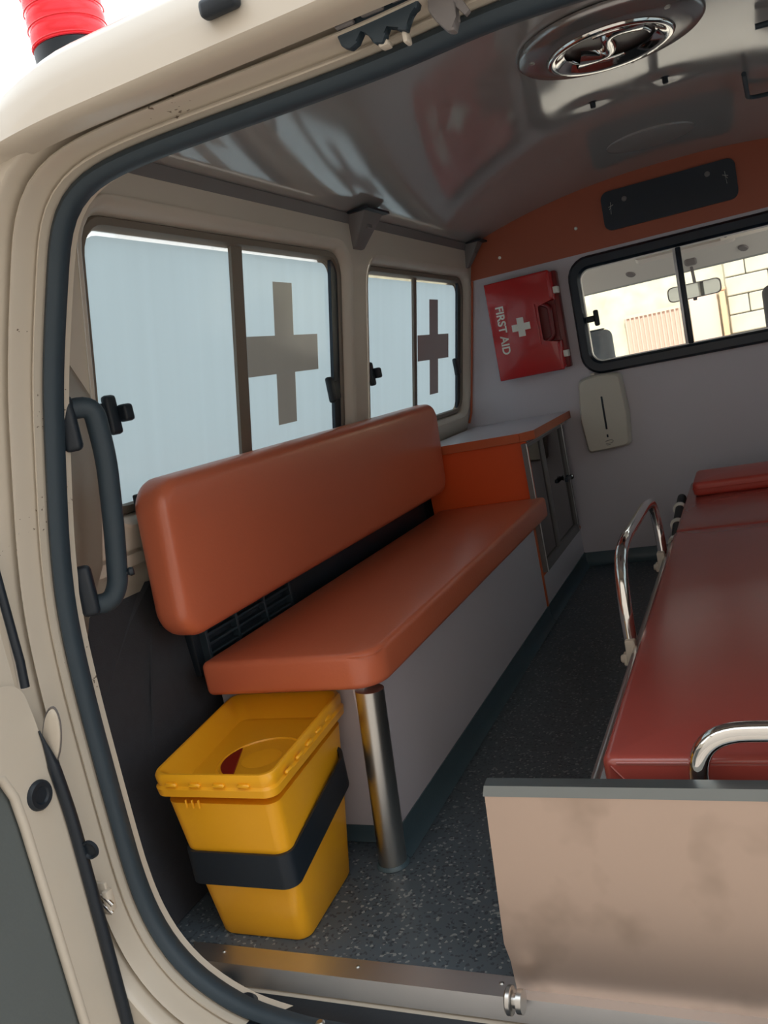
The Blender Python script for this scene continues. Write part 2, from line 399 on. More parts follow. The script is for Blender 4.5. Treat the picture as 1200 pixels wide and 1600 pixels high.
def side_window(idx, sgn, W_, cross, divy):
    fx = (lambda x: x) if sgn > 0 else (lambda x: 2*XC-x)
    a, b, c_, d_ = W_
    root = thing('window_%d' % idx, (fx(glassx(c_)), (a+b)/2, c_), None, None, kind='structure')
    root['label'] = ['', 'rear side window beside the grab handle, frosted film with a large clear cross', 'front side window near the red case, frosted film with a narrow cross',
                     '', 'rear window of the opposite wall with frosted film', 'front window of the opposite wall with frosted film'][idx]
    lo = rrect(a-.013, b+.013, c_-.013, d_+.013, .063); li = rrect(a+.006, b-.006, c_+.006, d_-.006, .048)
    ring_plate('window_frame', lo, li, lambda u, v, w: (fx(glassx(v)+w), u, v), -.008, .016, taupe, root)
    # dark tinted glass; film bonded inside it, short of the top edge, with a cross left clear
    plate('pane', rrect(a-.003, b+.003, c_-.003, d_+.003, .055), [], lambda u, v, w: (fx(glassx(v)-w), u, v), .004, clear_glass, root)
    top = d_-.013
    plate('frosted_film', rrect(a, divy-.014, c_, top-.003, (.0015, .05, .05, .0015)), [], lambda u, v, w: (fx(glassx(v)+.0015+w), u, v), 0, film, root)
    holes = []
    if cross:
        y0, y1, yc0, yc1, z0, z1, zc0, zc1 = cross
        holes = [[(yc0, z0), (yc1, z0), (yc1, zc0), (y1, zc0), (y1, zc1), (yc1, zc1), (yc1, z1), (yc0, z1), (yc0, zc1), (y0, zc1), (y0, zc0), (yc0, zc0)]]
    if holes: plate('clear_cross', holes[0], [], lambda u, v, w: (fx(glassx(v)+.0012+w), u, v), 0, tint_cross if idx == 1 else tint_cross2, root)
    plate('frosted_film', rrect(divy+.020, b-.038, c_+.006, top-.002, (.04, .0015, .0015, .04)), holes, lambda u, v, w: (fx(glassx(v)+.0015+w), u, v), 0, film, root)
    # black vertical seal at front edge and divider bar
    lo = rrect(b-.042, b-.004, c_+.004, d_-.004, (.035, .003, .003, .035))
    plate('edge_seal', lo, [], lambda u, v, w: (fx(glassx(v)+.002+w), u, v), .009, navy, root)
    w2 = .022 if idx in (1, 4) else .014
    plate('divider_bar', [(divy-w2, c_), (divy+w2*.9, c_), (divy+w2*.9, d_), (divy-w2, d_)], [], lambda u, v, w: (fx(glassx(v)+.001+w), u, v), .008, taupe, root)
    def latch(y, z, s):
        bm = bmesh.new(); X = glassx(z)
        add_box(bm, X+.006, X+.022, y-.014, y+.014, z-.034, z+.034, .007, 3)
        if s > 0: add_box(bm, X+.014, X+.036, y-.012+s*.022, y+.012+s*.022, z-.015, z+.015, .006, 3)
        add_box(bm, X+.006, X+.016, y-.034 if s > 0 else y+.0, y if s > 0 else y+.050, z-.026, z+.022, .004, 2)
        if sgn < 0:
            for v in bm.verts: v.co.x = 2*XC-v.co.x
        link('latch', bm, rubber_dk, root)
    latch(a+.035, .866, 1); latch(b-.066, .842, -1)
    return root
side_window(1, 1, W1, (.437, .774, .560, .650, .783, 1.104, .900, .986), .405)
side_window(2, 1, W2, (1.500, 1.824, 1.618, 1.708, .765, 1.083, .883, .967), 1.462)
side_window(4, -1, W1, None, .405)
side_window(5, -1, W2, None, 1.462)

# cornice strip under the ceiling on the left, and its twin on the right
for k, fx in ((1, lambda x: x), (2, lambda x: 2*XC-x)):
    bm = bmesh.new()
    add_hex(bm, [(fx(.205), -.02, 1.245), (fx(.236), -.02, 1.25), (fx(.246), -.02, 1.272), (fx(.225), -.02, 1.285)],
            [(fx(.205), YP-.002, 1.245), (fx(.236), YP-.002, 1.25), (fx(.246), YP-.002, 1.272), (fx(.225), YP-.002, 1.285)])
    tag(link('trim_%d' % k, bm, grey_pl, None, 30), kind='structure')
# roof bow brackets
def bracket(y, s, label):
    b = thing('roof_bow_bracket', (.23, y, 1.2), label, 'bracket', 'roof bow brackets')
    bm = bmesh.new()
    add_hex(bm, [(.200, y-.028*s, 1.19), (.232, y-.028*s, 1.19), (.232, y+.028*s, 1.19), (.200, y+.028*s, 1.19)],
            [(.212, y-.06*s, 1.272), (.292, y-.06*s, 1.272), (.292, y+.06*s, 1.272), (.212, y+.06*s, 1.272)])
    bmesh.ops.bevel(bm, geom=bm.edges[:], offset=.004, segments=2, profile=.5, affect='EDGES')
    link('bracket_body', bm, grey_pl, b)
    prism('cap_plate', [(.20, y-.072*s, 1.270), (.305, y-.072*s, 1.270), (.305, y+.072*s, 1.270), (.20, y+.072*s, 1.270)], (0, 0, .006), rubber_dk, b)
    box('locating_tab', (.262, .272, y-.012*s, y+.012*s, 1.235, 1.272), grey_pl, b)
bracket(.96, 1, 'grey tapered roof bracket between the two side windows')
bracket(1.945, .55, 'small grey roof bracket in the corner by the orange header')

# partition wall with cab window opening
PW = (.575, 1.325, .718, 1.130)
def fpart(u, v, w): return (u, YP+w, v)
wf = plate('wall_front', [(.03, -.02), (1.87, -.02), (1.87, 1.146), (.03, 1.146)], [rrect(*PW, .07)], fpart, .02, lilac)
tag(wf, kind='structure')
arc = [(x, min(ceil_z(x), 1.375)+.004) for x in [1.72-.0385*i for i in range(41)]]
hd = plate('header_panel', [(.17, 1.146), (1.73, 1.146)]+arc, [], lambda u, v, w: (u, YP-.004+w, v), .022, orange_head, wf)
for (x, z) in ((.626, 1.236), (.337, 1.204)): screw('screw_cap', (x, YP-.004, z), (0, -1, 0), .006, white_clip, wf)
# thin orange edge strip down the corner
bm = bmesh.new()
cpts = [(wallx(z)+.004, YP-.006, z) for z in (1.145, 1.0, .85, .72, .66, .62)]
add_tube(bm, cpts, .0045, 8); link('corner_strip', bm, orange_edge, wf)
w3 = thing('window_3', (.95, YP, .718), None, None, kind='structure')
w3['label'] = 'sliding glass window with thick black rubber frame through to the cab'
ring_plate('rubber_frame', rrect(PW[0]-.004, PW[1]+.004, PW[2]-.004, PW[3]+.004, .075), rrect(PW[0]+.036, PW[1]-.036, PW[2]+.040, PW[3]-.040, .04), lambda u, v, w: (u, YP-w, v), -.02, .022, navy, w3)
ring_plate('inner_frame', rrect(PW[0]+.034, PW[1]-.034, PW[2]+.038, PW[3]-.038, .04), rrect(PW[0]+.040, PW[1]-.040, PW[2]+.044, PW[3]-.044, .036), lambda u, v, w: (u, YP-w, v), -.012, .004, alu, w3)
plate('pane', rrect(PW[0]+.034, .95, PW[2]+.038, PW[3]-.038, (.003, .04, .04, .003)), [], lambda u, v, w: (u, YP+.004+w, v), .004, clear_glass, w3)
plate('pane', rrect(.945, PW[1]-.034, PW[2]+.038, PW[3]-.038, (.04, .003, .003, .04)), [], lambda u, v, w: (u, YP+.012+w, v), .004, clear_glass, w3)
box('divider_bar', (.943, .960, YP-.006, YP+.012, PW[2]+.04, PW[3]-.04), navy, w3, .003)
box('divider_trim', (.933, .943, YP-.003, YP+.010, PW[2]+.04, PW[3]-.04), alu, w3, .002)
bm = bmesh.new(); add_box(bm, .640, .658, YP-.022, YP-.004, .885, .942, .006, 3); add_box(bm, .612, .644, YP-.012, YP+.002, .902, .924, .003, 2)
link('latch', bm, rubber_dk, w3)

# skirting cove along partition, bench and cabinet
bm = bmesh.new()
def cove_prof(h, t): return [(0, h), (-t*.25, h), (-t*.4, h*.55), (-t*.75, h*.2), (-t*1.6, .0015), (0, .0015)]
pr = cove_prof(.052, .012)
ring = [[(x, YP+p, z) for p, z in pr] for x in (.462, 1.85)]
add_loft(bm, ring, caps=True)
tag(link('baseboard_front', bm, glove, None, 50), kind='structure')

# rear opening: seal loop path in the plane y=-.3 (x, z), left half then mirrored
left = [(.95, -.036), (.60, -.036), (.45, -.034), (.345, -.016), (.270, .028), (.230, .082), (.212, .14), (.206, .20), (.204, .31), (.203, .45), (.206, .55), (.213, .62),
        (.230, .70), (.258, .80), (.287, .90), (.318, .98), (.348, 1.05), (.362, 1.085), (.380, 1.113), (.408, 1.130), (.45, 1.139), (.52, 1.142), (.62, 1.141), (.72, 1.139), (.83, 1.138), (.95, 1.144)]
path = left + [(2*XC-x, z) for x, z in left[-2:0:-1]]
def resample(P, n):
    P = P+[P[0]]; L = [0]
    for a, b in zip(P, P[1:]): L.append(L[-1]+math.hypot(b[0]-a[0], b[1]-a[1]))
    out = []; j = 0
    for i in range(n):
        s = L[-1]*i/n
        while L[j+1] < s: j += 1
        t = (s-L[j])/(L[j+1]-L[j]); out.append((P[j][0]*(1-t)+P[j+1][0]*t, P[j][1]*(1-t)+P[j+1][1]*t))
    return out
path = resample(path, 240)
for _ in range(4):
    path = [((path[i-1][0]+2*path[i][0]+path[(i+1) % 240][0])/4, (path[i-1][1]+2*path[i][1]+path[(i+1) % 240][1])/4) for i in range(240)]
def normals(P):
    out = []
    for i in range(len(P)):
        a = P[i-1]; b = P[(i+1) % len(P)]; tx, tz = b[0]-a[0], b[1]-a[1]; L = math.hypot(tx, tz); out.append((-tz/L*-1, tx/L*-1))
    return out
nrm = normals(path)
# make normals point outwards
if (path[60][0]-XC)*nrm[60][0]+(path[60][1]-.6)*nrm[60][1] < 0: nrm = [(-a, -b) for a, b in nrm]
def sweep(name, prof, m, parent=None, closedprof=True, rng=None, kind=None, smooth=45):
    bm = bmesh.new(); R = []
    for (p, n_) in zip(path, nrm): R.append([bm.verts.new((p[0]+n_[0]*d, y, p[1]+n_[1]*d)) for d, y in prof])
    N = len(R); K = len(prof)
    for i in range(N):
        a = R[i]; b = R[(i+1) % N]
        for k in range(K if closedprof else K-1): bm.faces.new((a[k], a[(k+1) % K], b[(k+1) % K], b[k]))
    o = link(name, bm, m, parent, smooth)
    if kind: o['kind'] = kind
    return o
wr = sweep('wall_rear', [(.003, -.287), (.009, -.296), (.0105, -.301), (.0115, -.322), (.0135, -.322), (.015, -.316), (.018, -.316), (.0195, -.326), (.021, -.348), (.0225, -.353), (.0245, -.352), (.026, -.336), (.033, -.334), (.0345, -.350), (.035, -.370), (.038, -.374), (.085, -.376), (.085, -.28), (.0, -.27)], cream_chip, kind='structure')
# pillar return inside the seal: from the seal in to the side wall trim
for sgn in (1, -1):
    fx = (lambda x: x) if sgn > 0 else (lambda x: 2*XC-x)
    bm = bmesh.new(); rows = []
    lp = [(x, z) for x, z in left[4:18]]
    for (x, z) in lp:
        t = 0 if z < .95 else min(1, (z-.95)/.2)
        zz = z if z < 1.09 else z
        x2 = min(wallx(max(.0, min(z, 1.25)))+.004, x-.004)
        y2 = -.175 if z < .45 else (-.175+.075*(z-.45)/.12 if z < .57 else (-.10 if z < .9 else -.10-.15*(z-.9)/.19))
        pts = []
        for k in range(7):
            s = k/6; e = s**.85
            pts.append((fx(x-.005+(x2-x+.005)*e), -.288+(y2+.288)*s, z+.012*s*t))
        rows.append([bm.verts.new(p) for p in pts])
    for a, b in zip(rows, rows[1:]):
        for k in range(6): bm.faces.new((a[k], a[k+1], b[k+1], b[k]))
    # header return up to the ceiling
    bmesh.ops.solidify(bm, geom=bm.faces[:], thickness=.006)
    link('pillar_lining', bm, cream_in, wr, 60)
bm = bmesh.new()
add_box(bm, .42, 1.48, -.287, -.280, 1.145, 1.262)
add_hex(bm, [(.42, -.287, 1.255), (1.48, -.287, 1.255), (1.48, -.282, 1.250), (.42, -.282, 1.250)], [(.42, -.215, 1.300), (1.48, -.215, 1.300), (1.48, -.212, 1.294), (.42, -.212, 1.294)])
add_hex(bm, [(.50, -.215, 1.300), (1.40, -.215, 1.300), (1.40, -.212, 1.294), (.50, -.212, 1.294)], [(.50, -.13, 1.343), (1.40, -.13, 1.343), (1.40, -.127, 1.337), (.50, -.127, 1.337)])
add_hex(bm, [(.50, -.13, 1.343), (1.40, -.13, 1.343), (1.40, -.127, 1.337), (.50, -.127, 1.337)], [(.50, .04, 1.382), (1.40, .04, 1.382), (1.40, .043, 1.376), (.50, .043, 1.376)])
link('header_lining', bm, cream_in, wr, 30)
# rubber door seal
sl = sweep('door_seal', [(.010, -.286), (.012, -.300), (.009, -.309), (.002, -.313), (-.005, -.310), (-.009, -.301), (-.008, -.288), (.0, -.280)], rubber)
tag(sl, 'thick black rubber seal running round the whole rear door opening', 'door seal')
# pillar outer panels under the roof, and the roof itself
bm = bmesh.new(); rows = []
prof = [(-.385, 1.166), (-.399, 1.170), (-.4025, 1.174), (-.401, 1.180), (-.395, 1.210), (-.385, 1.236), (-.366, 1.252), (-.335, 1.268), (-.25, 1.312), (-.12, 1.362), (.05, 1.402), (.3, 1.425), (.9, 1.44), (2.6, 1.44), (2.6, 1.425), (.9, 1.425), (.3, 1.415), (.05, 1.392), (-.12, 1.352), (-.25, 1.300), (-.335, 1.24), (-.36, 1.165)]
def drop(x):
    d = abs(x-XC); return 2.4*max(0, d-.45)**2+(8*max(0, d-.72)**2)
xs = [.165+1.57*i/70 for i in range(71)]
for x in xs: rows.append([bm.verts.new((x, y+.15*max(0, abs(x-XC)-.55)**1.5, z-drop(x)*(.15+.85*min(1, max(0, (z-1.17)/.1)))*(1 if y < -.3 else max(.3, 1-.7*(y+.3)/.18)))) for y, z in prof])
for a, b in zip(rows, rows[1:]):
    for k in range(len(prof)): bm.faces.new((a[k], a[(k+1) % len(prof)], b[(k+1) % len(prof)], b[k]))
tag(link('roof', bm, cream, None, 50), kind='structure')
# outer side shells (outside of the side walls)
for fx, nm in (((lambda x: x), 'left'), ((lambda x: 2*XC-x), 'right')):
    wp = wall_left if nm == 'left' else wall_right
    h = [rrect(a-.02, b+.02, c_-.02, d_+.02, .07) for (a, b, c_, d_) in (W1, W2)]
    plate('outer_skin', [(-.30, -.35), (2.1, -.35), (2.1, 1.22), (-.28, 1.22)], h, lambda u, v, w: (fx((.10+.2*(v-.95)-w) if v > .7 else .05-w), u, v), .006, cream, wp)

# rear left door, swung open (its inner face in view at the left edge)
d1 = thing('door_1', (.2, -.38, -.35), None, None, kind='structure')
d1['label'] = 'open cream rear door at the left edge with grey inner card'
dout = roundcorners([(0, -.386, -.36), (0, -.386, .40), (0, -.389, .470), (0, -.397, .530), (0, -.435, .545), (0, -1.0, .545), (0, -1.0, -.36)], .02, closed=True)
# recess for the card
card = [(-.445, -.33), (-.437, .05), (-.440, .20), (-.444, .355), (-.447, .398), (-.458, .430), (-.48, .441), (-.93, .441), (-.95, .42), (-.95, -.30), (-.93, -.33)]
plate('door_shell', [(p.y, p.z) for p in dout], [card], lambda u, v, w: (.2-w, u, v), .05, cream, d1)
plate('door_card', [(u, v) for u, v in card], [], lambda u, v, w: (.186-w, u, v), .02, door_grey, d1)
bm = bmesh.new(); add_tube(bm, [(.194, p[0], p[1]) for p in card], .007, 10, closed=True)
link('card_edge', bm, cream, d1, 60)
plate('upper_frame', [(-.402, .50), (-.402, 1.05), (-.46, 1.12), (-1.0, 1.12), (-1.0, .50)], [[(-.47, .62), (-.95, .62), (-.95, 1.06), (-.49, 1.06), (-.47, 1.02)]], lambda u, v, w: (.195-w, u, v), .035, cream, d1)
bm = bmesh.new()
pts = [(.202, -.390, .462), (.204, -.386, .43), (.205, -.383, .39), (.207, -.380, .33), (.207, -.380, .26), (.207, -.380, .15), (.206, -.380, .0), (.205, -.380, -.2), (.205, -.380, -.35)]
add_tube(bm, roundcorners(pts, .04, 4), [min(.0085, .0015+.0011*q) for q in range(len(roundcorners(pts, .04, 4)))], 12)
link('edge_seal', bm, rubber_dk, d1, 60)
bm = bmesh.new(); add_tube(bm, [(.2, -.391, .525), (.2, -.388, .56), (.2, -.388, .70), (.2, -.392, 1.05)], .006, 10); link('edge_seal', bm, rubber_dk, d1, 60)
lathe('grommet', [(0, .003), (.010, .003), (.012, .0055), (.0175, .006), (.020, .003), (.0205, 0)], (.2, -.415, .382), (1, 0, 0), rubber_dk, d1, 28)
# jamb fittings
hp = thing('hinge_cover', (.2, -.37, .43), 'cream oval hinge cover on the door jamb beside the open door', 'hinge cover')
lathe('cover', [(0, .003), (.011, .0025), (.0135, .001), (.0145, -.002)], (.207, -.377, .447), (.1, -1, 0), cream, hp, 28, sx=3.0, ax=(.35, 0, 1))
lathe('gap_ring', [(.0144, .0002), (.0152, .0002), (.0152, -.002), (.0144, -.002)], (.207, -.377, .447), (.1, -1, 0), grey_pl, hp, 28, sx=3.0, ax=(.35, 0, 1))
pl = lathe('rubber_plug', [(0, .001), (.009, .001), (.0105, .004), (.0125, .005), (.0135, 0)], (.222, -.3765, .280), (.1, -1, 0), rubber_dk)
tag(pl, 'round black rubber plug in the cream door jamb', 'plug')
st = thing('check_bracket', (.21, -.35, .19), 'small cream folded door check bracket on the lower jamb', 'bracket')
bm = bmesh.new()
add_box(bm, .188, .210, -.360, -.354, .165, .215, .002, 2); add_box(bm, .205, .216, -.366, -.352, .172, .205, .003, 2)
link('folded_plate', bm, cream, st)
tube('check_pin', [(.200, -.362, .198), (.212, -.364, .194), (.218, -.362, .184)], .003, steel, st)
tube('check_pin', [(.196, -.362, .186), (.209, -.365, .181), (.215, -.363, .172)], .003, steel, st)

# threshold
th = thing('threshold_strip', (.5, -.22, 0), 'folded aluminium threshold strip along the rear edge of the floor', 'threshold strip')
bm = bmesh.new()
add_hex(bm, [(.190, -.200, .0005), (.190, -.200, .003), (.225, -.239, .003), (.225, -.239, .0005)], [(1.72, -.200, .0005), (1.72, -.200, .003), (1.68, -.239, .003), (1.68, -.239, .0005)])
link('tread_plate', bm, alu, th, 0)
bm = bmesh.new()
add_hex(bm, [(.225, -.239, .003), (.225, -.2365, .000), (.285, -.2445, -.026), (.285, -.247, -.026)], [(1.68, -.239, .003), (1.68, -.2365, .000), (1.62, -.2445, -.026), (1.62, -.247, -.026)])
link('front_lip', bm, alu, th, 0)
for x in (.262, .50, .72): screw('screw', (x, -.215, .003), (0, 0, 1), .0035, screwm, th)
bm = bmesh.new(); add_box(bm, .2, 1.7, -.262, -.232, -.12, -.030)
tag(link('trim_3', bm, cream, None, 0), kind='structure')
# bumper / step
bp_ = thing('rear_bumper_pad', (.6, -.33, -.06), 'black plastic step pad below the threshold at the rear opening', 'step pad')
bm = bmesh.new(); add_box(bm, .320, 1.6, -.330, -.252, -.055, -.0275, .004, 2); link('upper_pad', bm, rubber_dk, bp_)
bm = bmesh.new(); add_box(bm, .292, 1.6, -.40, -.322, -.12, -.040, .008, 2); link('lower_pad', bm, rubber_dk, bp_)
bm = bmesh.new(); add_box(bm, .330, 1.6, -.395, -.330, -.042, -.034, .003, 2); link('tread_rib', bm, rubber, bp_)
bm = bmesh.new(); add_lathe(bm, [(0, .010), (.014, .008), (.018, .0), (.018, -.01)], (.345, -.288, -.020), (0, -.3, 1), 20); link('buffer', bm, rubber_dk, bp_)
bm = bmesh.new(); add_box(bm, .262, .300, -.268, -.250, -.030, -.004, .008, 3); link('buffer', bm, rubber_dk, bp_)
screw('bolt', (.475, -.300, -.022), (0, 0, 1), .007, screwm, bp_)
# lower rear body panel
prism('body_rear_panel', [(.0, -.366, .0), (.24, -.366, .0), (.29, -.366, -.05), (.29, -.366, -.36), (.0, -.366, -.36)], (0, .03, 0), cream_chip, wr)

# ============================================================ BENCH
bench = thing('bench', (.3, .7, 0), 'long bench along the left wall with an orange padded seat on a lilac base', 'bench')
box('front_panel', (.440, .462, .050, 1.325, 0, .330), lilac, bench)
box('end_panel', (.115, .440, .114, .130, 0, .330), lilac, bench)
box('seat_board', (.140, .438, .086, 1.32, .318, .3305), rubber_dk, bench)
box('edge_strip', (.440, .4645, 1.331, 1.345, .0, .330), orange_edge, bench, .001)
pad('seat_cushion', .150, .505, .026, 1.372, .331, .396, vinyl_o, bench, bev=.012, r=(.012, .012, .012, .055), crown=.003)
seatseam = roundcorners([(.158, .0295, .3895), (.487, .0295, .3895), (.5015, .045, .3895), (.5015, 1.36, .3895)], .04)
tube('seam', seatseam, .0018, vinyl_o, bpy.data.objects['seat_cushion'], 6)
bm = bmesh.new(); prb = [(x, z) for x, z in cove_prof(.055, .010)]
add_loft(bm, [[(.462-p, y, z) for p, z in prb] for y in (.06, 1.343)], caps=True)
link('cove_skirting', bm, glove, bench, 50)
bm = bmesh.new(); add_loft(bm, [[(x, .114+p, z) for p, z in cove_prof(.03, .007)] for x in (.13, .43)], caps=True)
link('cove_skirting', bm, glove, bench, 50)
pst = lathe('steel_post', [(0, .003), (.025, .003), (.0252, .01), (.0252, .325), (0, .325)], (.450, .044, 0), (.065, .027, 1), steel, bench, 32)
lathe('post_foot', [(.0255, .0), (.030, .0), (.0275, .004), (.0255, .006)], (.450, .044, .0008), (0, 0, 1), glove, bench, 32)

# backrest
br = thing('backrest', (.16, .65, .46), 'long orange padded backrest fixed on the wall above the bench', 'backrest')
Mb = Matrix.Translation((.13, 0, .46)) @ Matrix.Rotation(math.radians(3), 4, 'Y') @ Matrix.Translation((-.13, 0, -.46))
pad('back_cushion', .128, .200, -.045, 1.368, .460, .748, vinyl_o, br, bev=.024, face='x', r=(.055, .055, .06, .05), crown=.004, M4=Mb)
box('backing_board', (.118, .130, -.02, 1.345, .485, .725), rubber_dk, br, .003, M4=Mb)
for y in (.15, .65, 1.2): box('mounting_block', (.085, .122, y-.03, y+.03, .56, .64), rubber_dk, br, .003)

# air vent behind bench
vt = thing('air_vent', (.1, .6, .36), 'black slotted air vent box low on the wall behind the bench', 'air vent')
box('housing', (.086, .110, .075, 1.36, .350, .455), rubber_dk, vt, .006)
for k in range(5):
    z = .366+k*.019
    box('slat', (.108, .124, .10, .43, z, z+.0055), rubber, vt, .001, seg=1)
for y in (.095, .20, .31, .42): box('divider', (.108, .126, y, y+.008, .356, .452), rubber, vt, .001, seg=1)
box('side_flange', (.082, .088, .066, .075, .35, .46), grey_pl, vt, .002)

# ============================================================ CABINET
cb = thing('cabinet', (.3, 1.7, 0), 'cabinet at the end of the bench with orange side and smoked sliding door', 'cabinet')
box('side_panel', (.13, .473, 1.375, 1.39, .331, .573), orange_lam, cb)
box('top_rail', (.13, .473, 1.390, YP-.004, .556, .573), lilac, cb)
box('lower_panel', (.455, .462, 1.345, YP-.003, .0, .155), lilac, cb)
box('interior_back', (.13, .14, 1.39, YP-.004, .05, .556), lilac, cb)
box('shelf', (.14, .455, 1.39, YP-.004, .36, .37), lilac, cb)
box('interior_floor', (.14, .455, 1.39, YP-.004, .15, .16), lilac, cb)
bm = bmesh.new(); add_loft(bm, [[(.462-p, y, z) for p, z in prb] for y in (1.346, YP-.002)], caps=True); link('cove_skirting', bm, glove, cb, 50)
wt = plate('worktop', [(.12, 1.366), (.455, 1.366), (.494, 1.405), (.494, YP-.004), (.12, YP-.004)], [], lambda u, v, w: (u, v, .575+w), .026, lilac, cb)
bm = bmesh.new()
ep = [(.115, 1.3655), (.457, 1.3655), (.4952, 1.404), (.4952, YP-.004)]
for a, b in zip(ep, ep[1:]):
    a = Vector((*a, 0)); b = Vector((*b, 0)); t = (b-a).normalized(); n_ = Vector((t.y, -t.x, 0))*.002
    add_hex(bm, [a+Vector((0, 0, .5745)), b+Vector((0, 0, .5745)), b+n_+Vector((0, 0, .5745)), a+n_+Vector((0, 0, .5745))], [a+Vector((0, 0, .6015)), b+Vector((0, 0, .6015)), b+n_+Vector((0, 0, .6015)), a+n_+Vector((0, 0, .6015))])
link('edge_band', bm, orange_edge, wt, 0)
dr = bmesh.new()
plate_d = plate('door', [(1.350, .160), (1.925, .160), (1.925, .568), (1.350, .568)], [[(1.366, .190), (1.895, .190), (1.895, .555), (1.366, .555)]], lambda u, v, w: (.463+w, u, v), .014, grey_pl, cb)
plate('pane', [(1.364, .188), (1.897, .188), (1.897, .557), (1.364, .557)], [], lambda u, v, w: (.466+w, u, v), .003, acrylic, plate_d)
tube('edge_bead', [(.478, 1.356, .160), (.478, 1.356, .566), (.478, 1.900, .566), (.478, 1.900, .19), (.478, 1.91, .165)], .0022, alu, plate_d, 8)
box('stile', (.468, .474, 1.56, 1.60, .188, .557), grey_pl, plate_d, .001)
bm = bmesh.new(); add_lathe(bm, [(0, .022), (.008, .022), (.009, .016), (.006, .01), (.010, 0)], (.476, 1.86, .373), (1, 0, 0), 18); add_box(bm, .480, .494, 1.79, 1.87, .366, .380, .004, 2)
link('handle', bm, navy, plate_d)
lathe('handle_ring', [(.0082, .0225), (.0105, .020), (.0095, .014), (.0082, .014)], (.476, 1.86, .373), (1, 0, 0), chrome, plate_d, 18)
box('bottom_edge', (.455, .465, 1.345, YP-.003, .150, .160), orange_edge, cb, .001)

# ============================================================ FIRST AID CASE
fa = thing('first_aid_case', (.4, 1.95, .755), 'red plastic first aid case with white cross hung on the partition', 'first aid case')
Y0 = 1.985
x0, x1, z0, z1 = .277, .525, .757, 1.114
box('case_back', (x0+.004, x1+.012, 1.958, YP-.001, z0+.004, z1-.004), red_dk, fa, .006)
# front shell with handle notch in its right edge
nz0, nz1 = .862, 1.006
outl = [(x0, z0), (x1-.012, z0), (x1, z0+.01), (x1, nz0), (.462, nz0+.004), (.455, nz0+.012), (.455, nz1-.012), (.462, nz1-.004), (x1, nz1), (x1, z1-.01), (x1-.012, z1), (x0, z1)]
bm = bmesh.new(); add_hex(bm, [(x, 1.9575, z) for x, z in outl], [(x, 1.926, z) for x, z in outl])
bmesh.ops.bevel(bm, geom=[e for e in bm.edges if all(v.co.y < 1.93 for v in e.verts)], offset=.006, segments=3, profile=.5, affect='EDGES')
link('case_front', bm, red_pl, fa, 40)
box('handle_recess', (.458, x1-.006, 1.950, 1.957, nz0, nz1), red_dk, fa)
bm = bmesh.new(); add_tube(bm, roundcorners([(.468, 1.938, nz0+.002), (.500, 1.932, nz0+.018), (.500, 1.932, nz1-.018), (.468, 1.938, nz1-.002)], .012), .0085, 12)
link('handle', bm, red_dk, fa, 60)
for (a, b) in ((nz0-.105, nz0-.006), (nz1+.006, nz1+.10)): box('edge_rib', (.508, .521, 1.9225, 1.93, a, b), red_pl, fa, .004, 3)
box('recess_lip', (.446, .453, 1.922, 1.928, nz0+.0, nz1-.0), red_pl, fa, .003)
for z in (1.040, .812): box('clip', (x1-.002, x1+.016, 1.928, 1.966, z-.012, z+.012), white_clip, fa, .003)
bm = bmesh.new(); cx, cz, a, b = .389, .937, .034, .0125
cr = [(-b, -a), (b, -a), (b, -b), (a, -b), (a, b), (b, b), (b, a), (-b, a), (-b, b), (-a, b), (-a, -b), (-b, -b)]
add_hex(bm, [(cx+p, 1.9262, cz+q) for p, q in cr], [(cx+p, 1.9252, cz+q) for p, q in cr]); link('white_cross', bm, white_clip, fa, 0)
def text_mesh(name, body, size, M4, m, parent, ext=.0004, bold=0):
    cu = bpy.data.curves.new('t', 'FONT'); cu.body = body; cu.size = size; cu.extrude = ext; cu.align_x = 'CENTER'; cu.align_y = 'CENTER'; cu.offset = bold
    ob = bpy.data.objects.new('t', cu); COL.objects.link(ob)
    dg = bpy.context.evaluated_depsgraph_get(); me = bpy.data.meshes.new_from_object(ob.evaluated_get(dg))
    bpy.data.objects.remove(ob); bm = bmesh.new(); bm.from_mesh(me); bpy.data.meshes.remove(me); bm.transform(M4)
    return link(name, bm, m, parent, 0)
# reading downwards: text x axis -> -z, text y axis -> +x, facing -y
Mt = Matrix(((0, 1, 0, .319), (0, 0, -1, 1.9257), (-1, 0, 0, .938), (0, 0, 0, 1)))
text_mesh('lettering', 'FIRST AID', .041, Mt, white_clip, fa, bold=.0010)

# ============================================================ DISPENSER
dp = thing('paper_towel_dispenser', (.62, 1.97, .44), 'ivory plastic towel dispenser on the partition below the cab window', 'dispenser')
def drng(ins, y): 
    P = [(.552, .700), (.575, .711), (.640, .715), (.690, .709), (.704, .700), (.712, .560), (.703, .452), (.695, .444), (.620, .438), (.556, .436), (.548, .444), (.538, .560)]
    cx, cz = .625, .575
    return [(cx+(x-cx)*(1-ins*12), y, cz+(z-cz)*(1-ins*7)) for x, z in [(p.x, p.y) for p in roundcorners([(a, b, 0) for a, b in P], .012, 3, True)]]
bm = bmesh.new(); add_loft(bm, [drng(.0, YP-.001), drng(0, 1.962), drng(.003, 1.949), drng(.008, 1.943)], caps=True)
link('cover', bm, white_pl, dp, 40)
bm = bmesh.new(); add_box(bm, -.0035, .0035, 1.9415, 1.944, .515, .635, .0012, 2); bm.transform(Matrix.Translation((.629, 0, 0)))
link('sight_window', bm, rubber_dk, dp)
box('lock_slot', (.6255, .6315, 1.9413, 1.944, .486, .496), rubber_dk, dp)
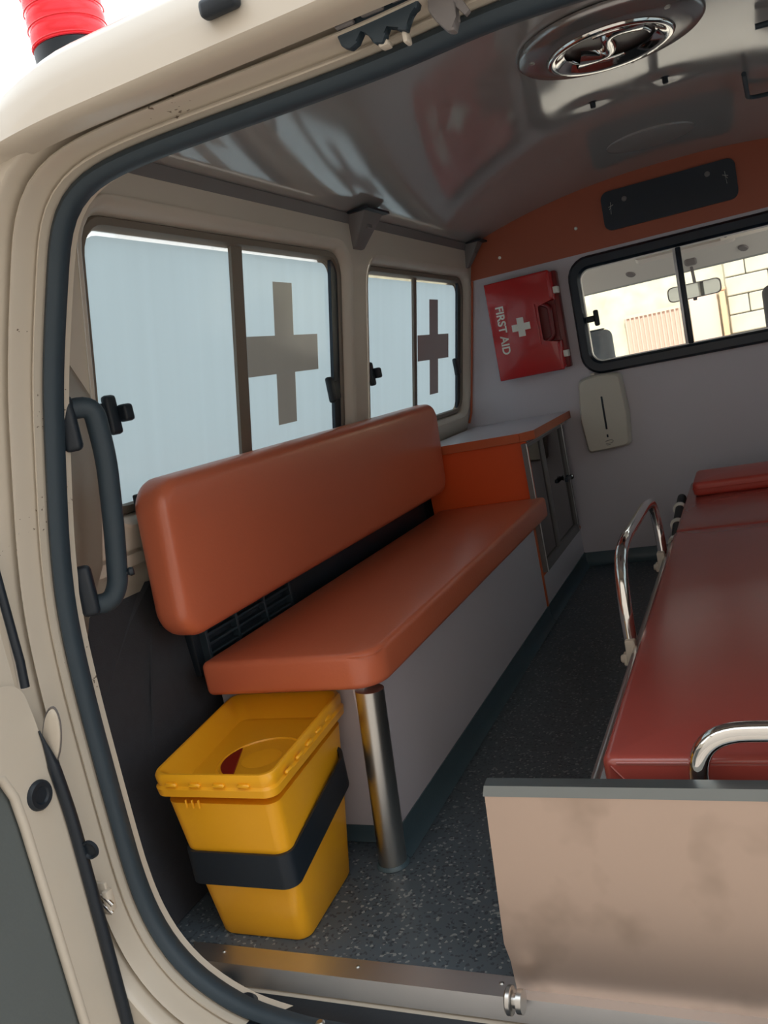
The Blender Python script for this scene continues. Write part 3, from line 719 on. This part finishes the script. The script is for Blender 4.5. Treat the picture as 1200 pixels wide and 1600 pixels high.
bm = bmesh.new(); add_tube(bm, [(.618, 1.9425, .472), (.640, 1.9425, .476), (.646, 1.9425, .470), (.640, 1.9425, .464), (.618, 1.9425, .462)], .0010, 6)
add_tube(bm, [(.620, 1.9425, .458), (.634, 1.9425, .458)], .001, 6); link('key_mark', bm, grey_pl, dp)
bm = bmesh.new(); add_box(bm, .60, .616, 1.96, 1.985, .7145, .722, .002, 2); link('top_tab', bm, white_pl, dp)

# ============================================================ HEADER BLACK PANEL
hp = thing('header_cover_panel', (.94, 1.99, 1.2), 'black rounded rectangular cover panel on the orange header', 'cover panel')
plate('cover', rrect(.727, 1.163, 1.197, 1.328, .026), [], lambda u, v, w: (u, YP-.005-w, v), .012, navy, hp)
for x, z in ((.805, 1.290), (1.076, 1.296)): lathe('screw_cap', [(0, .003), (.007, .002), (.009, 0)], (x, YP-.017, z), (0, -1, 0), grey_pl, hp, 16)
for x, s in ((.757, 1), (1.130, -1)):
    bm = bmesh.new()
    for (p, q) in (((-.002, -.022), (.001, .018)), ((-.008, .002), (.009, .008)), ((-.006, -.006), (.002, .004))):
        add_tube(bm, [(x+s*p[0], YP-.0175, 1.272+p[1]), (x+s*q[0]+(.008*(1-s)/2)*.0, YP-.0175, 1.272+q[1])], .0008, 6)
    link('wire_clip', bm, screwm, hp)

# ============================================================ CEILING FITTINGS
cl = thing('ceiling_vent', (.965, .6, 1.36), 'large round chrome ceiling vent with an S-shaped louvre', 'ceiling vent')
cv = Vector((.964, .585, 1.368)); dn = (0, 0, -1)
lathe('outer_flange', [(.172, -.004), (.171, .004), (.165, .009), (.135, .015), (.118, .017), (.116, .010)], cv, dn, mat('satin_grey_metal', (.36, .35, .35), .22, .7), cl, 64, 60)
lathe('chrome_dish', [(.117, .010), (.1165, .020), (.112, .023), (.100, .020), (.088, .012), (.083, .010)], cv, dn, chrome, cl, 64, 60)
lathe('dark_core', [(.084, .004), (0, .004)], cv, dn, mat('brown_vent_core', lin(70, 58, 54), .3), cl, 48)  # even brown disc filling the vent's openings
def s_curve(t):      # S through the centre, from rim to rim
    y = -.080+.160*t; return (.034*math.sin(2*math.pi*(t-.5))*1.0, y)
# S-shaped divider: a raised chrome ribbon, wide at rims
bm = bmesh.new(); rows = []
N = 36; ang = math.radians(55)
for i in range(N+1):
    t = i/N; x, y = s_curve(t); w = .014+.030*abs(2*t-1)**2.5
    x1_, y1_ = s_curve(min(1, t+.01)); x0_, y0_ = s_curve(max(0, t-.01)); L = math.hypot(x1_-x0_, y1_-y0_); nx_, ny_ = (y1_-y0_)/L, -(x1_-x0_)/L
    sec = []
    for (o_, hh) in ((-1, .003), (-.8, .012), (-.35, .017), (.35, .017), (.8, .012), (1, .003)):
        px, py = x+nx_*w*o_, y+ny_*w*o_
        sec.append(bm.verts.new((cv.x+px*math.cos(ang)-py*math.sin(ang), cv.y+px*math.sin(ang)+py*math.cos(ang), cv.z-hh)))
    rows.append(sec)
for a, b in zip(rows, rows[1:]):
    for k in range(5): bm.faces.new((a[k], a[k+1], b[k+1], b[k]))
link('s_shaped_louvre', bm, chrome, cl, 70)
for rr, z_ in ((.074, .013),):
    for k in (0, 1):
        pts = [(cv.x+rr*math.cos(a), cv.y+rr*math.sin(a), cv.z-z_) for a in [ang+math.pi*k+math.radians(20)+math.radians(100)*i/24 for i in range(25)]]
        tube('inner_rim', pts, .004, chrome, cl, 8)
for a_ in (200, 320, 80): lathe('screw_cap', [(0, .003), (.005, .002), (.006, -.002)], cv+Vector((.145*math.cos(math.radians(a_)), .145*math.sin(math.radians(a_)), -.013)), dn, screwm, cl, 14)
for (x, y) in dimples:
    o = thing('ceiling_screw', (x, y, ceil_z(x)), 'black ceiling fixing screw nearer the left wall' if x < .9 else 'black ceiling fixing screw nearer the centre, by the chrome vent', 'screw', 'ceiling fixing screws')
    lathe('screw_head', [(0, .012), (.005, .012), (.0065, .010), (.0065, .0), (.010, -.001), (.010, -.004)], (x, y, ceil_z(x)+.0005), dn, rubber_dk, o, 14)
dc = lathe('ceiling_cover_disc', [(0, .004), (.112, .004), (.122, .0025), (.125, -.002)], (.945, 1.56, 1.373), dn, mat('grey_disc_plastic', lin(150, 148, 146), .35), None, 56, 30)
tag(dc, 'flat round grey cover disc on the ceiling near the header panel', 'cover disc')
# rail fitting on the right part of the ceiling: a closed steel loop hanging just under the sheet
cr_ = thing('ceiling_rail', (1.35, 1.05, 1.34), 'dark rectangular wire rail fixed to the ceiling at the right edge', 'rail')
tube('wire_loop', roundcorners([(1.195, 1.055, 1.345), (1.205, 1.31, 1.345), (1.62, 1.33, 1.325), (1.62, .74, 1.325), (1.215, .735, 1.345)], .03, 5), .0055, rubber, cr_, 10)
for (x, y) in ((1.40, 1.32), (1.40, .737)): tube('hanger', [(x, y, 1.337), (x, y, ceil_z(x)+.002)], .005, rubber, cr_)

# ============================================================ GRAB HANDLE
gh = thing('grab_handle', (.24, -.23, .6), 'black curved grab handle on the pillar beside the rear side window', 'grab handle')
hpth = [(.262, -.262, .876), (.290, -.235, .876), (.283, -.226, .80), (.262, -.222, .70), (.243, -.222, .615), (.232, -.232, .592), (.200, -.252, .592)]
tube('grip', roundcorners(hpth, .030, 6), .0150, rubber, gh, 16)
bm = bmesh.new(); add_box(bm, -.012, .014, -.012, .012, -.058, .020, .008, 3); bm.transform(Matrix.Translation((.268, -.268, .876)) @ Matrix.Rotation(math.radians(35), 4, 'Z')); link('mount', bm, rubber_dk, gh)
bm = bmesh.new(); add_box(bm, -.012, .014, -.012, .012, -.020, .055, .008, 3); bm.transform(Matrix.Translation((.214, -.258, .600)) @ Matrix.Rotation(math.radians(35), 4, 'Z')); link('mount', bm, rubber_dk, gh)
lathe('coat_knob', [(0, .022), (.006, .021), (.007, .016), (.004, .012), (.004, 0)], (.250, -.222, .628), (.8, .5, .1), rubber_dk, gh, 14)

# ============================================================ SHARPS BIN
bn = thing('sharps_bin', (.31, -.08, 0), 'yellow plastic sharps bin with recessed lid standing below the end of the bench', 'sharps bin')
def binring(t, ins=0, r=.022):   # t = 0 floor .. 1 rim
    a = (.225+(.203-.225)*t+ins, .394+(.416-.394)*t-ins, -.173+(-.205+.173)*t+ins, .020+(.022)*t-ins)
    return a, r
def brg(t, z, ins=0, r=.022):
    a, _ = binring(t, ins)
    fr = lambda v: (v-a[2])/(a[3]-a[2])
    return [(u-(.055*t*fr(v) if u < .3 else (.012+.024*t)*fr(v)), v+(.064*t if v > -.08 else 0), z) for u, v in rrect(*a, r, 5)]
bm = bmesh.new()
add_loft(bm, [brg(0, .0015, .008, .015), brg(0, .001, .003), brg(0, .006, 0), brg(.5, .14, 0), brg(.86, .250, 0)], caps=True); link('tub', bm, yellow, bn, 50)
bm = bmesh.new()
add_loft(bm, [brg(.92, .262, -.001), brg(.92, .266, -.008), brg(.95, .278, -.0085), brg(.96, .282, -.005), brg(.97, .288, -.006), brg(.98, .297, -.006), brg(1, .3015, -.003), brg(1, .3015, .001),
              brg(1, .294, .007), brg(.9, .262, .016), brg(.88, .256, .024)], caps=True)
lid = link('lid', bm, yellow, bn, 40)
# round hatch in the lid floor with red flap opening
hc = Vector((.314, -.076, .2565))
lathe('hatch_ring', [(.080, -.001), (.078, .006), (.073, .008), (.070, .004)], hc, (0, 0, 1), yellow, lid, 40)
lathe('hatch_flap', [(.070, .0), (.068, .005), (0, .006)], hc, (0, 0, 1), yellow, lid, 40)
bm = bmesh.new(); pts = []
for i in range(21): a = math.radians(150+108*i/20); pts.append((hc.x+.068*math.cos(a), hc.y+.068*math.sin(a)))
add_hex(bm, [(x, y, hc.z+.004) for x, y in pts], [(x, y, hc.z+.0078) for x, y in pts]); link('red_opening', bm, red_dk, lid)
for k in range(3): box('latch_mark', (.250+.012*k, .252+.012*k, -.2065, -.2025, .244, .258), yellow, bn, .0005, 1)
for k in range(4): box('lid_clip', (.225+.045*k, .247+.045*k, -.2145, -.208, .283, .289), yellow, lid, .002, 1)
for k in range(5): box('lid_clip', (.418-.0065*k, .4245-.0065*k, -.170+.045*k, -.148+.045*k, .283, .289), yellow, lid, .002, 1)
# strap
stp = thing('retaining_strap', (.31, -.08, .1), 'wide black retaining strap wrapped around the yellow bin', 'strap')
bm = bmesh.new()
def srng(off):
    P = rrect(.217-.0, .4035, -.192, .034, .024, 8); cx, cy = .31, -.08; out = []
    for (u, v) in P:
        u2 = u+off*(1 if u > cx else -1); v2 = v+off*(1 if v > cy else -1)+(.016 if v > cy else 0); out.append((u2-(.010*(v+.19)/.22 if u > cx else .012*(v+.19)/.22), v2))
    return out
def zlo(v): t = (v+.19)/.22; return .108+.043*t*t
A = srng(.0015); B = srng(.0062)
add_loft(bm, [[(u, v, zlo(v)) for u, v in A], [(u, v, zlo(v)) for u, v in B], [(u, v, zlo(v)+.056) for u, v in B], [(u, v, zlo(v)+.056) for u, v in A]], closed=True)
link('band', bm, rubber_dk, stp, 40)
box('fixing_plate', (.22, .355, .0565, .113, .165, .20), rubber_dk, stp, .002)

# ============================================================ STRETCHER
sr = thing('stretcher', (1.2, .7, 0), 'wheeled stretcher with dark red vinyl mattress and chrome side rails', 'stretcher')
XL = .893; XR = 2*1.19-.893; ZM = .310
pad('mattress', XL, XR, -.165, 1.085, ZM-.055, ZM-.004, vinyl_r, sr, bev=.012, r=.018, crown=.004)
pad('head_section', XL+.004, XR-.004, 1.088, 1.80, ZM-.055, ZM-.003, vinyl_r, sr, bev=.010, r=.018, crown=.003)
mt = bpy.data.objects['mattress']
bm = bmesh.new(); add_tube(bm, [(XL+.012, -.1655, ZM-.014), (XL+.022, -.1665, ZM-.026), (XL+.034, -.166, ZM-.040)], .0014, 6); link('corner_fold', bm, vinyl_r, mt)
bm = bmesh.new(); add_tube(bm, [(XL+.02, -.1655, ZM-.010), (XR-.02, -.1655, ZM-.010)], .0014, 6); link('piping', bm, vinyl_r, mt)
tube('frame_rail', [(.872, -.175, .243), (.872, 1.80, .243)], .011, steel, sr, 12)
tube('frame_rail', [(XR+.02, -.175, .243), (XR+.02, 1.80, .243)], .011, steel, sr, 12)
box('deck_sheet', (.878, XR+.01, -.172, 1.80, .243, .2545), alu, sr, .002)
for y in (.0, .6, 1.2, 1.75): tube('cross_member', [(.872, y, .236), (XR+.02, y, .236)], .010, steel, sr)
def side_rail(fx):
    pts = [(.856, .412, .246), (.853, .425, .33), (.850, .470, .402), (.850, .56, .418), (.851, .95, .410), (.852, 1.065, .392), (.855, 1.09, .34), (.860, 1.075, .25)]
    pts = [(fx(a), b, c) for a, b, c in pts]
    r_ = tube('side_rail', roundcorners(pts, .05, 5), .0125, chrome, sr, 18)
    for y in (.414, 1.07):
        bm = bmesh.new()
        add_box(bm, .846, .866, y-.022, y+.022, .215, .262, .004, 2); add_box(bm, .838, .848, y-.014, y+.006, .208, .232, .003, 2)
        add_lathe(bm, [(0, .006), (.006, .006), (.008, .003), (.008, 0)], (.838, y-.004, .220), (-1, 0, 0), 14)
        for v in bm.verts: v.co.x = fx(v.co.x)
        hb = link('hinge_clamp', bm, white_pl, sr)
        bm = bmesh.new(); add_lathe(bm, [(.0062, .0066), (.0082, .0066), (.0082, .0055), (.0062, .0055)], (.838, y-.004, .220), (-1, 0, 0), 14)
        for v in bm.verts: v.co.x = fx(v.co.x)
        link('clamp_bolt', bm, rubber_dk, hb)
side_rail(lambda x: x); side_rail(lambda x: 2*1.19-x)
# backrest adjuster tube with white rings beside the head section
tube('adjuster_tube', [(.886, 1.12, .235), (.880, 1.35, .268), (.878, 1.62, .290)], .014, rubber_dk, sr, 14)
for (y, z) in ((1.20, .248), (1.34, .266), (1.50, .280)): lathe('white_ring', [(.0145, -.009), (.020, -.008), (.0215, 0), (.020, .008), (.0145, .009)], (.883-.003*(y-1.2)*5, y, z), (0, 1, .13), white_clip, sr, 20)
# foot handle: chrome hoop at the foot end
tube('foot_handle', roundcorners([(1.012, -.184, .225), (1.012, -.186, .350), (1.40, -.186, .350), (1.40, -.184, .225)], .062, 10), .0125, chrome, sr, 18)
for y in (.05, 1.45):
    for x in (.92, 1.46):
        tube('leg', [(x, y, .236), (x, y+.06, .06)], .011, steel, sr)
        lathe('wheel', [(0, -.014), (.034, -.014), (.040, -.008), (.040, .008), (.034, .014), (0, .014)], (x, y+.06, .0405), (1, 0, 0), rubber_dk, sr, 24)
pw = thing('pillow', (1.18, 1.6, ZM), 'coral red vinyl head pillow lying at the far end of the stretcher', 'pillow')
pad('pillow_pad', .922, 1.455, 1.505, 1.745, ZM, ZM+.043, pillow_r, pw, bev=.012, r=.02, crown=.005)
tube('seam', roundcorners([(.9215, 1.73, ZM+.022), (.9215, 1.504, ZM+.022), (1.456, 1.504, ZM+.022)], .015), .0014, pillow_r, bpy.data.objects['pillow_pad'], 6)

# ============================================================ RAMP BOARD
rb = thing('loading_ramp', (1.15, -.21, -.06), 'stained steel loading ramp folded up behind the foot of the stretcher', 'loading ramp')
bo = [(.751, .285), (.7375, .07), (.742, .045), (.745, -.055), (1.56, -.055), (1.56, .285)]
bm = bmesh.new(); add_hex(bm, [(x, -.222, z) for x, z in bo], [(x, -.208, z) for x, z in bo]); link('board', bm, steel_board, rb, 20)
bm = bmesh.new(); add_hex(bm, [(.749, -.2235, .2835), (.753, -.2235, .2985), (.753, -.2065, .3005), (.749, -.2065, .2835)], [(1.56, -.2235, .2835), (1.56, -.2235, .2985), (1.56, -.2065, .3005), (1.56, -.2065, .2835)])
link('top_trim', bm, mat('dark_steel_trim', (.26, .29, .30), .35, .9), rb, 0)
prism('lower_flap', [(.747, -.226, -.055), (1.56, -.226, -.055), (1.56, -.228, -.16), (.752, -.228, -.16)], (0, .008, 0), steel_board, rb)
bm = bmesh.new(); add_tube(bm, [(.745, -.2235, -.0545), (1.55, -.2235, -.0545)], .0022, 8); link('fold_line', bm, grey_pl, rb)
bm = bmesh.new()
add_lathe(bm, [(0, .0), (.016, .0), (.018, .002), (.018, .007), (.015, .009), (.009, .009), (.009, .014), (.015, .015), (.015, .022), (0, .022)], (.7405, -.256, .014), (1, 0, 0), 22)
link('hinge_roller', bm, steel, rb)

# ============================================================ HEADER LATCH, ROOF BEACON
lk = thing('door_latch', (.84, -.33, 1.15), 'dark metal door latch plate on the cream header above the seal', 'door latch')
lp = [(.803, 1.166), (.806, 1.154), (.814, 1.149), (.823, 1.152), (.828, 1.1635), (.836, 1.158), (.838, 1.147), (.848, 1.143), (.853, 1.150), (.854, 1.160), (.866, 1.149), (.874, 1.1455), (.876, 1.152), (.879, 1.160), (.888, 1.161), (.891, 1.167), (.889, 1.176), (.878, 1.181), (.866, 1.179), (.862, 1.176), (.856, 1.178), (.832, 1.177), (.829, 1.1745), (.824, 1.176), (.808, 1.173)]
prism('latch_plate', [(x, -.338, z-.004) for x, z in lp], (0, -.012, 0), rubber, lk, bev=.002)
for (x, z, w) in ((.815, 1.168, .010), (.845, 1.170, .012), (.876, 1.172, .011)): box('raised_rib', (x-w, x+w, -.356, -.348, z-.004, z+.001), grey_pl, lk, .002)
box('white_pin', (.842, .852, -.345, -.330, 1.138, 1.144), white_pl, lk, .002)
box('white_pin', (.867, .872, -.345, -.330, 1.134, 1.145), white_pl, lk, .002)
sk = thing('door_striker', (.91, -.33, 1.15), 'grey hooked striker hanging over the top seal right of the latch plate', 'striker')
prism('striker_body', [(.900, -.335, 1.170), (.897, -.335, 1.152), (.903, -.335, 1.140), (.912, -.335, 1.128), (.920, -.335, 1.126), (.920, -.335, 1.138), (.926, -.335, 1.150), (.928, -.335, 1.172)], (0, -.014, 0), grey_pl, sk, bev=.003)
prism('striker_cap', [(.893, -.333, 1.168), (.900, -.333, 1.180), (.930, -.333, 1.184), (.930, -.333, 1.168)], (0, -.022, 0), white_pl, sk, bev=.003)
prism('hook', [(.924, -.34, 1.165), (.936, -.34, 1.139), (.931, -.34, 1.136), (.921, -.34, 1.150)], (0, -.008, 0), grey_pl, sk, bev=.001)
wp_ = thing('wiring_clip', (.71, -.405, 1.2), 'black rounded clip on the outer roof edge at the top of the frame', 'clip')
box('clip_body', (.692, .735, -.412, -.396, 1.196, 1.214), rubber_dk, wp_, .006, 3)
box('clip_foot', (.700, .727, -.400, -.388, 1.200, 1.212), rubber_dk, wp_, .002)

bc = thing('roof_beacon', (.215, .02, 1.32), 'round red ribbed beacon with black base on the roof corner', 'beacon')
bb = (.2165, .0, 1.30)
lathe('base', [(0, 0), (.060, 0), (.060, .136), (.057, .139), (0, .139)], bb, (0, 0, 1), rubber_dk, bc, 40)
pf = [(.050, .1395), (.0605, .1395)]
for k in range(7): z_ = .142+.026*k; pf += [(.0585, z_+.003), (.0605, z_+.010), (.0605, z_+.018), (.0585, z_+.024)]
pf += [(.050, .335), (.03, .345), (0, .348)]
lathe('red_lens', pf, bb, (0, 0, 1), lens_red, bc, 48, 30)
for k in range(7):
    tp = [(.2165+.061*math.cos(2*math.pi*j/36), .061*math.sin(2*math.pi*j/36), 1.30+.1420+.026*k) for j in range(36)]
    tube('lens_ring', tp, .0012, lens_red, bc, 6, closed=True)

# ============================================================ CAB beyond the partition
cabz = thing('cab_headliner', (.95, 2.5, 1.1), 'pale grey cab headlining above the windscreen seen through the cab window', 'headliner')
bm = bmesh.new()
add_hex(bm, [(-.0, 2.05, 1.30), (1.9, 2.05, 1.30), (1.9, 2.62, 1.22), (0, 2.62, 1.22)], [(0, 2.05, 1.32), (1.9, 2.05, 1.32), (1.9, 2.62, 1.25), (0, 2.62, 1.25)])
add_hex(bm, [(0, 2.60, 1.22), (1.9, 2.60, 1.22), (1.9, 2.86, 1.062), (0, 2.86, 1.050)], [(0, 2.62, 1.25), (1.9, 2.62, 1.25), (1.9, 2.95, 1.08), (0, 2.95, 1.08)])
link('lining', bm, cabgrey, cabz, 30)
bm = bmesh.new(); add_hex(bm, [(0, 2.855, 1.062), (1.9, 2.855, 1.072), (1.9, 2.905, 1.056), (0, 2.905, 1.046)], [(0, 2.865, 1.082), (1.9, 2.865, 1.09), (1.9, 2.935, 1.07), (0, 2.935, 1.06)])
link('header_rail', bm, mat('header_rail_grey', lin(170, 172, 170), .6), cabz, 30)
for x in (.70, 1.16): lathe('coat_clip', [(0, .008), (.014, .006), (.018, 0)], (x, 2.80, 1.092), (0, -.5, -.8), grey_pl, cabz, 16, sx=1.4)
box('warning_sticker', (1.08, 1.32, 2.655, 2.668, 1.128, 1.165), white_clip, cabz, .001)
lathe('sticker_mark', [(.0075, 0), (.0075, .0015), (.0095, .0015), (.0095, 0)], (1.10, 2.655, 1.147), (0, -1, 0), rubber_dk, cabz, 20)
bm = bmesh.new(); add_tube(bm, [(1.105, 2.6545, 1.141), (1.095, 2.6545, 1.153)], .001, 6); link('sticker_bar', bm, rubber_dk, cabz)
sv = plate('sun_visor', [(p.x, p.y) for p in roundcorners([(.60, 0, 0), (1.00, 0, 0), (.985, .09, 0), (.60, .09, 0)], .03, 5, True)], [], lambda u, v, w: (u+.14, 2.66+v*.6+w*.4, 1.13+v*.5-w), .015, cabgrey)
tag(sv, 'folded pale grey sun visor behind the cab window', 'sun visor')
mr = thing('rear_view_mirror', (.95, 2.8, .96), 'interior rear view mirror hanging behind the windscreen', 'mirror')
ml = [(p.x, p.y) for p in roundcorners([(.838, .935, 0), (.838, 1.000, 0), (1.058, 1.002, 0), (1.058, .937, 0)], .024, 5, True)]
bm = bmesh.new(); add_hex(bm, [(x, 2.805, z-.004) for x, z in ml], [(x, 2.83, z-.004) for x, z in ml]); link('housing', bm, grey_pl, mr, 40)
bm = bmesh.new(); add_hex(bm, [(.948+(x-.948)*.95, 2.8035, .9635+(z-.9675)*.88) for x, z in ml], [(.948+(x-.948)*.95, 2.8048, .9635+(z-.9675)*.88) for x, z in ml]); link('mirror_glass', bm, mirror_m, mr, 40)
tube('stem', [(.955, 2.825, .975), (.948, 2.85, 1.075)], .007, grey_pl, mr)
box('stem_mount', (.925, .975, 2.79, 2.86, 1.07, 1.115), grey_pl, mr, .01, 3)
box('dip_lever', (.940, .956, 2.79, 2.805, .921, .934), rubber_dk, mr, .003)
for nm_, x, lb in (('a', .585, 'grey fabric headrest behind the left end of the cab window'), ('b', 1.285, 'dark grey headrest behind the right end of the cab window')):
    hr = thing('headrest', (x, 2.42, .6), lb, 'headrest')
    pad('headrest_pad', x-.085 if nm_ == 'b' else x-.10, x+.09 if nm_ == 'b' else x+.045, 2.40, 2.49, .66, .875 if nm_ == 'a' else .91, fabric if nm_ == 'a' else darkpanel, hr, bev=.03, face='z', r=.04)
    tube('post', [(x-.02, 2.445, .60), (x-.02, 2.445, .67)], .007, chrome, hr)
    pad('seat_back', x-.22, x+.22, 2.38, 2.50, -.05, .605, fabric, hr, bev=.03, r=.05)
# windscreen, cab pillars, bonnet edge
w6 = thing('window_6', (.95, 2.95, .5), None, None, kind='structure'); w6['label'] = 'windscreen of the cab'
plate('windscreen', [(.12, .48), (1.78, .48), (1.70, 1.075), (.20, 1.075)], [], lambda u, v, w: (u, 2.93+w+(1.075-v)*.45, v), .005, clear_glass, w6)
for fx in ((lambda x: x), (lambda x: 2*XC-x)):
    bm = bmesh.new(); add_hex(bm, [(fx(.02), 3.20, .45), (fx(.14), 3.22, .45), (fx(.14), 3.28, .45), (fx(.02), 3.28, .45)], [(fx(.12), 2.92, 1.08), (fx(.22), 2.93, 1.08), (fx(.22), 2.99, 1.08), (fx(.12), 2.99, 1.08)])
    link('windscreen_pillar', bm, cabgrey, w6)
db = box('trim_4', (.05, 1.85, 2.95, 3.3, .20, .47), grey_pl, None, .03, 3); tag(db, kind='structure')
box('trim_5', (.02, 1.88, YP+.021, 3.3, -.08, -.04), rubber_dk); tag(bpy.data.objects['trim_5'], kind='structure')

# ============================================================ OUTSIDE
GZ = -.80
g = box('ground', (-30, 30, -25, 40, GZ-.1, GZ), soil); tag(g, kind='structure')
# yard wall ahead, with stone blocks where they can be told apart
WY = 20.0
yw = box('wall_yard', (-22, 26, WY+.12, WY+.5, GZ, 4.2), ivy); tag(yw, kind='structure')
bmm = bmesh.new(); add_box(bmm, -.44, .44, -.10, .14, -.20, .20, .02, 1)
b0 = link('block', bmm, stone, yw, 30); b0.location = Vector((1.35+.45, WY, .22))
cnt = 0
for row in range(8):
    for c_ in range(6):
        if cnt: 
            d_ = b0.copy(); COL.objects.link(d_)
        else: d_ = b0
        d_.parent = yw
        half = row % 2 and c_ == 0
        if half: d_.scale = (.48, 1, 1)
        d_.location = Vector((1.28+c_*.90+(-.22 if half else (-.45 if row % 2 else 0)), WY+.04+random.uniform(-.02, .02), -.18+row*.42)); cnt += 1
gt = thing('yard_gate', (0, WY-.2, GZ), 'pale pink metal gate of vertical bars in the far yard wall', 'gate')
gx0, gx1, gz0, gz1 = -1.45, -.18, GZ+.05, 1.28
box('sheet', (gx0, gx1, WY-.02, WY+.01, gz0, gz1), gatem, gt)
for z in (gz0, .25, gz1): box('gate_rail', (gx0, gx1, WY-.07, WY-.02, z, z+.07), gatem, gt)
first = None
for k in range(13):
    x = gx0+.02+k*(gx1-gx0-.06)/12
    if first is None: first = box('gate_bar', (x, x+.035, WY-.10, WY-.071, gz0+.071, gz1-.001), gate_bar, gt); fx0 = x
    else: dup(first, gt, (x-fx0, 0, 0))
sh = thing('pink_door', (.4, WY-.2, GZ), 'plain pink sheet metal door between gate and stone wall', 'door')
box('leaf', (.02, .63, WY-.06, WY+.0, GZ+.01, 1.50), gatem, sh, .01)
tube('pull_handle', [(.09, WY-.07, .2), (.09, WY-.13, .22), (.09, WY-.13, .42), (.09, WY-.07, .44)], .02, gate_bar, sh)
p_ = thing('gate_post', (.72, WY, GZ), 'salmon painted post at the end of the stone wall', 'post')
box('shaft', (.68, .80, WY-.20, WY-.02, GZ, 1.46), post_o, p_, .02); box('cap', (.65, .83, WY-.23, WY+.0, 1.46, 1.54), post_o, p_, .02)
# parked red and white car, only its tail in view
cr2 = thing('parked_car', (2.2, 12, GZ), 'red car with white boot trim parked by the stone wall', 'car')
bm = bmesh.new()
sec = [(1.18, .06), (1.22, .38), (1.40, .43), (1.62, .47), (1.80, .82), (3.0, .86), (3.6, .50), (4.6, .44), (4.75, .1), (4.7, -.35), (1.2, -.35)]
add_hex(bm, [(x, 12.0, z-.02) for x, z in sec], [(x, 13.6, z-.02) for x, z in sec]); bmesh.ops.bevel(bm, geom=bm.edges[:], offset=.05, segments=3, profile=.5, affect='EDGES')
link('car_body', bm, car_red, cr2, 40)
box('rear_trim', (1.14, 1.40, 11.96, 13.6, .34, .415), car_white, cr2, .02)
prism('side_glass', [(1.72, 11.99, .48), (1.88, 11.99, .76), (2.95, 11.99, .79), (3.4, 11.99, .5)], (0, -.02, 0), navy, cr2)
for x in (1.75, 4.1): lathe('wheel', [(0, -.02), (.20, -.02), (.30, -.01), (.31, .08), (.30, .18), (0, .18)], (x, 12.0, GZ+.31), (0, 1, 0), rubber_dk, cr2, 24)
# added unseen walls: rear one shades the van, left one tones the windows
y2 = box('wall_shade_added', (-7, 9, -4.9, -4.5, GZ, 7.5), added_wall); tag(y2, kind='structure')
y3 = box('wall_left_added', (-3.4, -3.1, -6, 12, GZ, .85), added_wall); tag(y3, kind='structure')
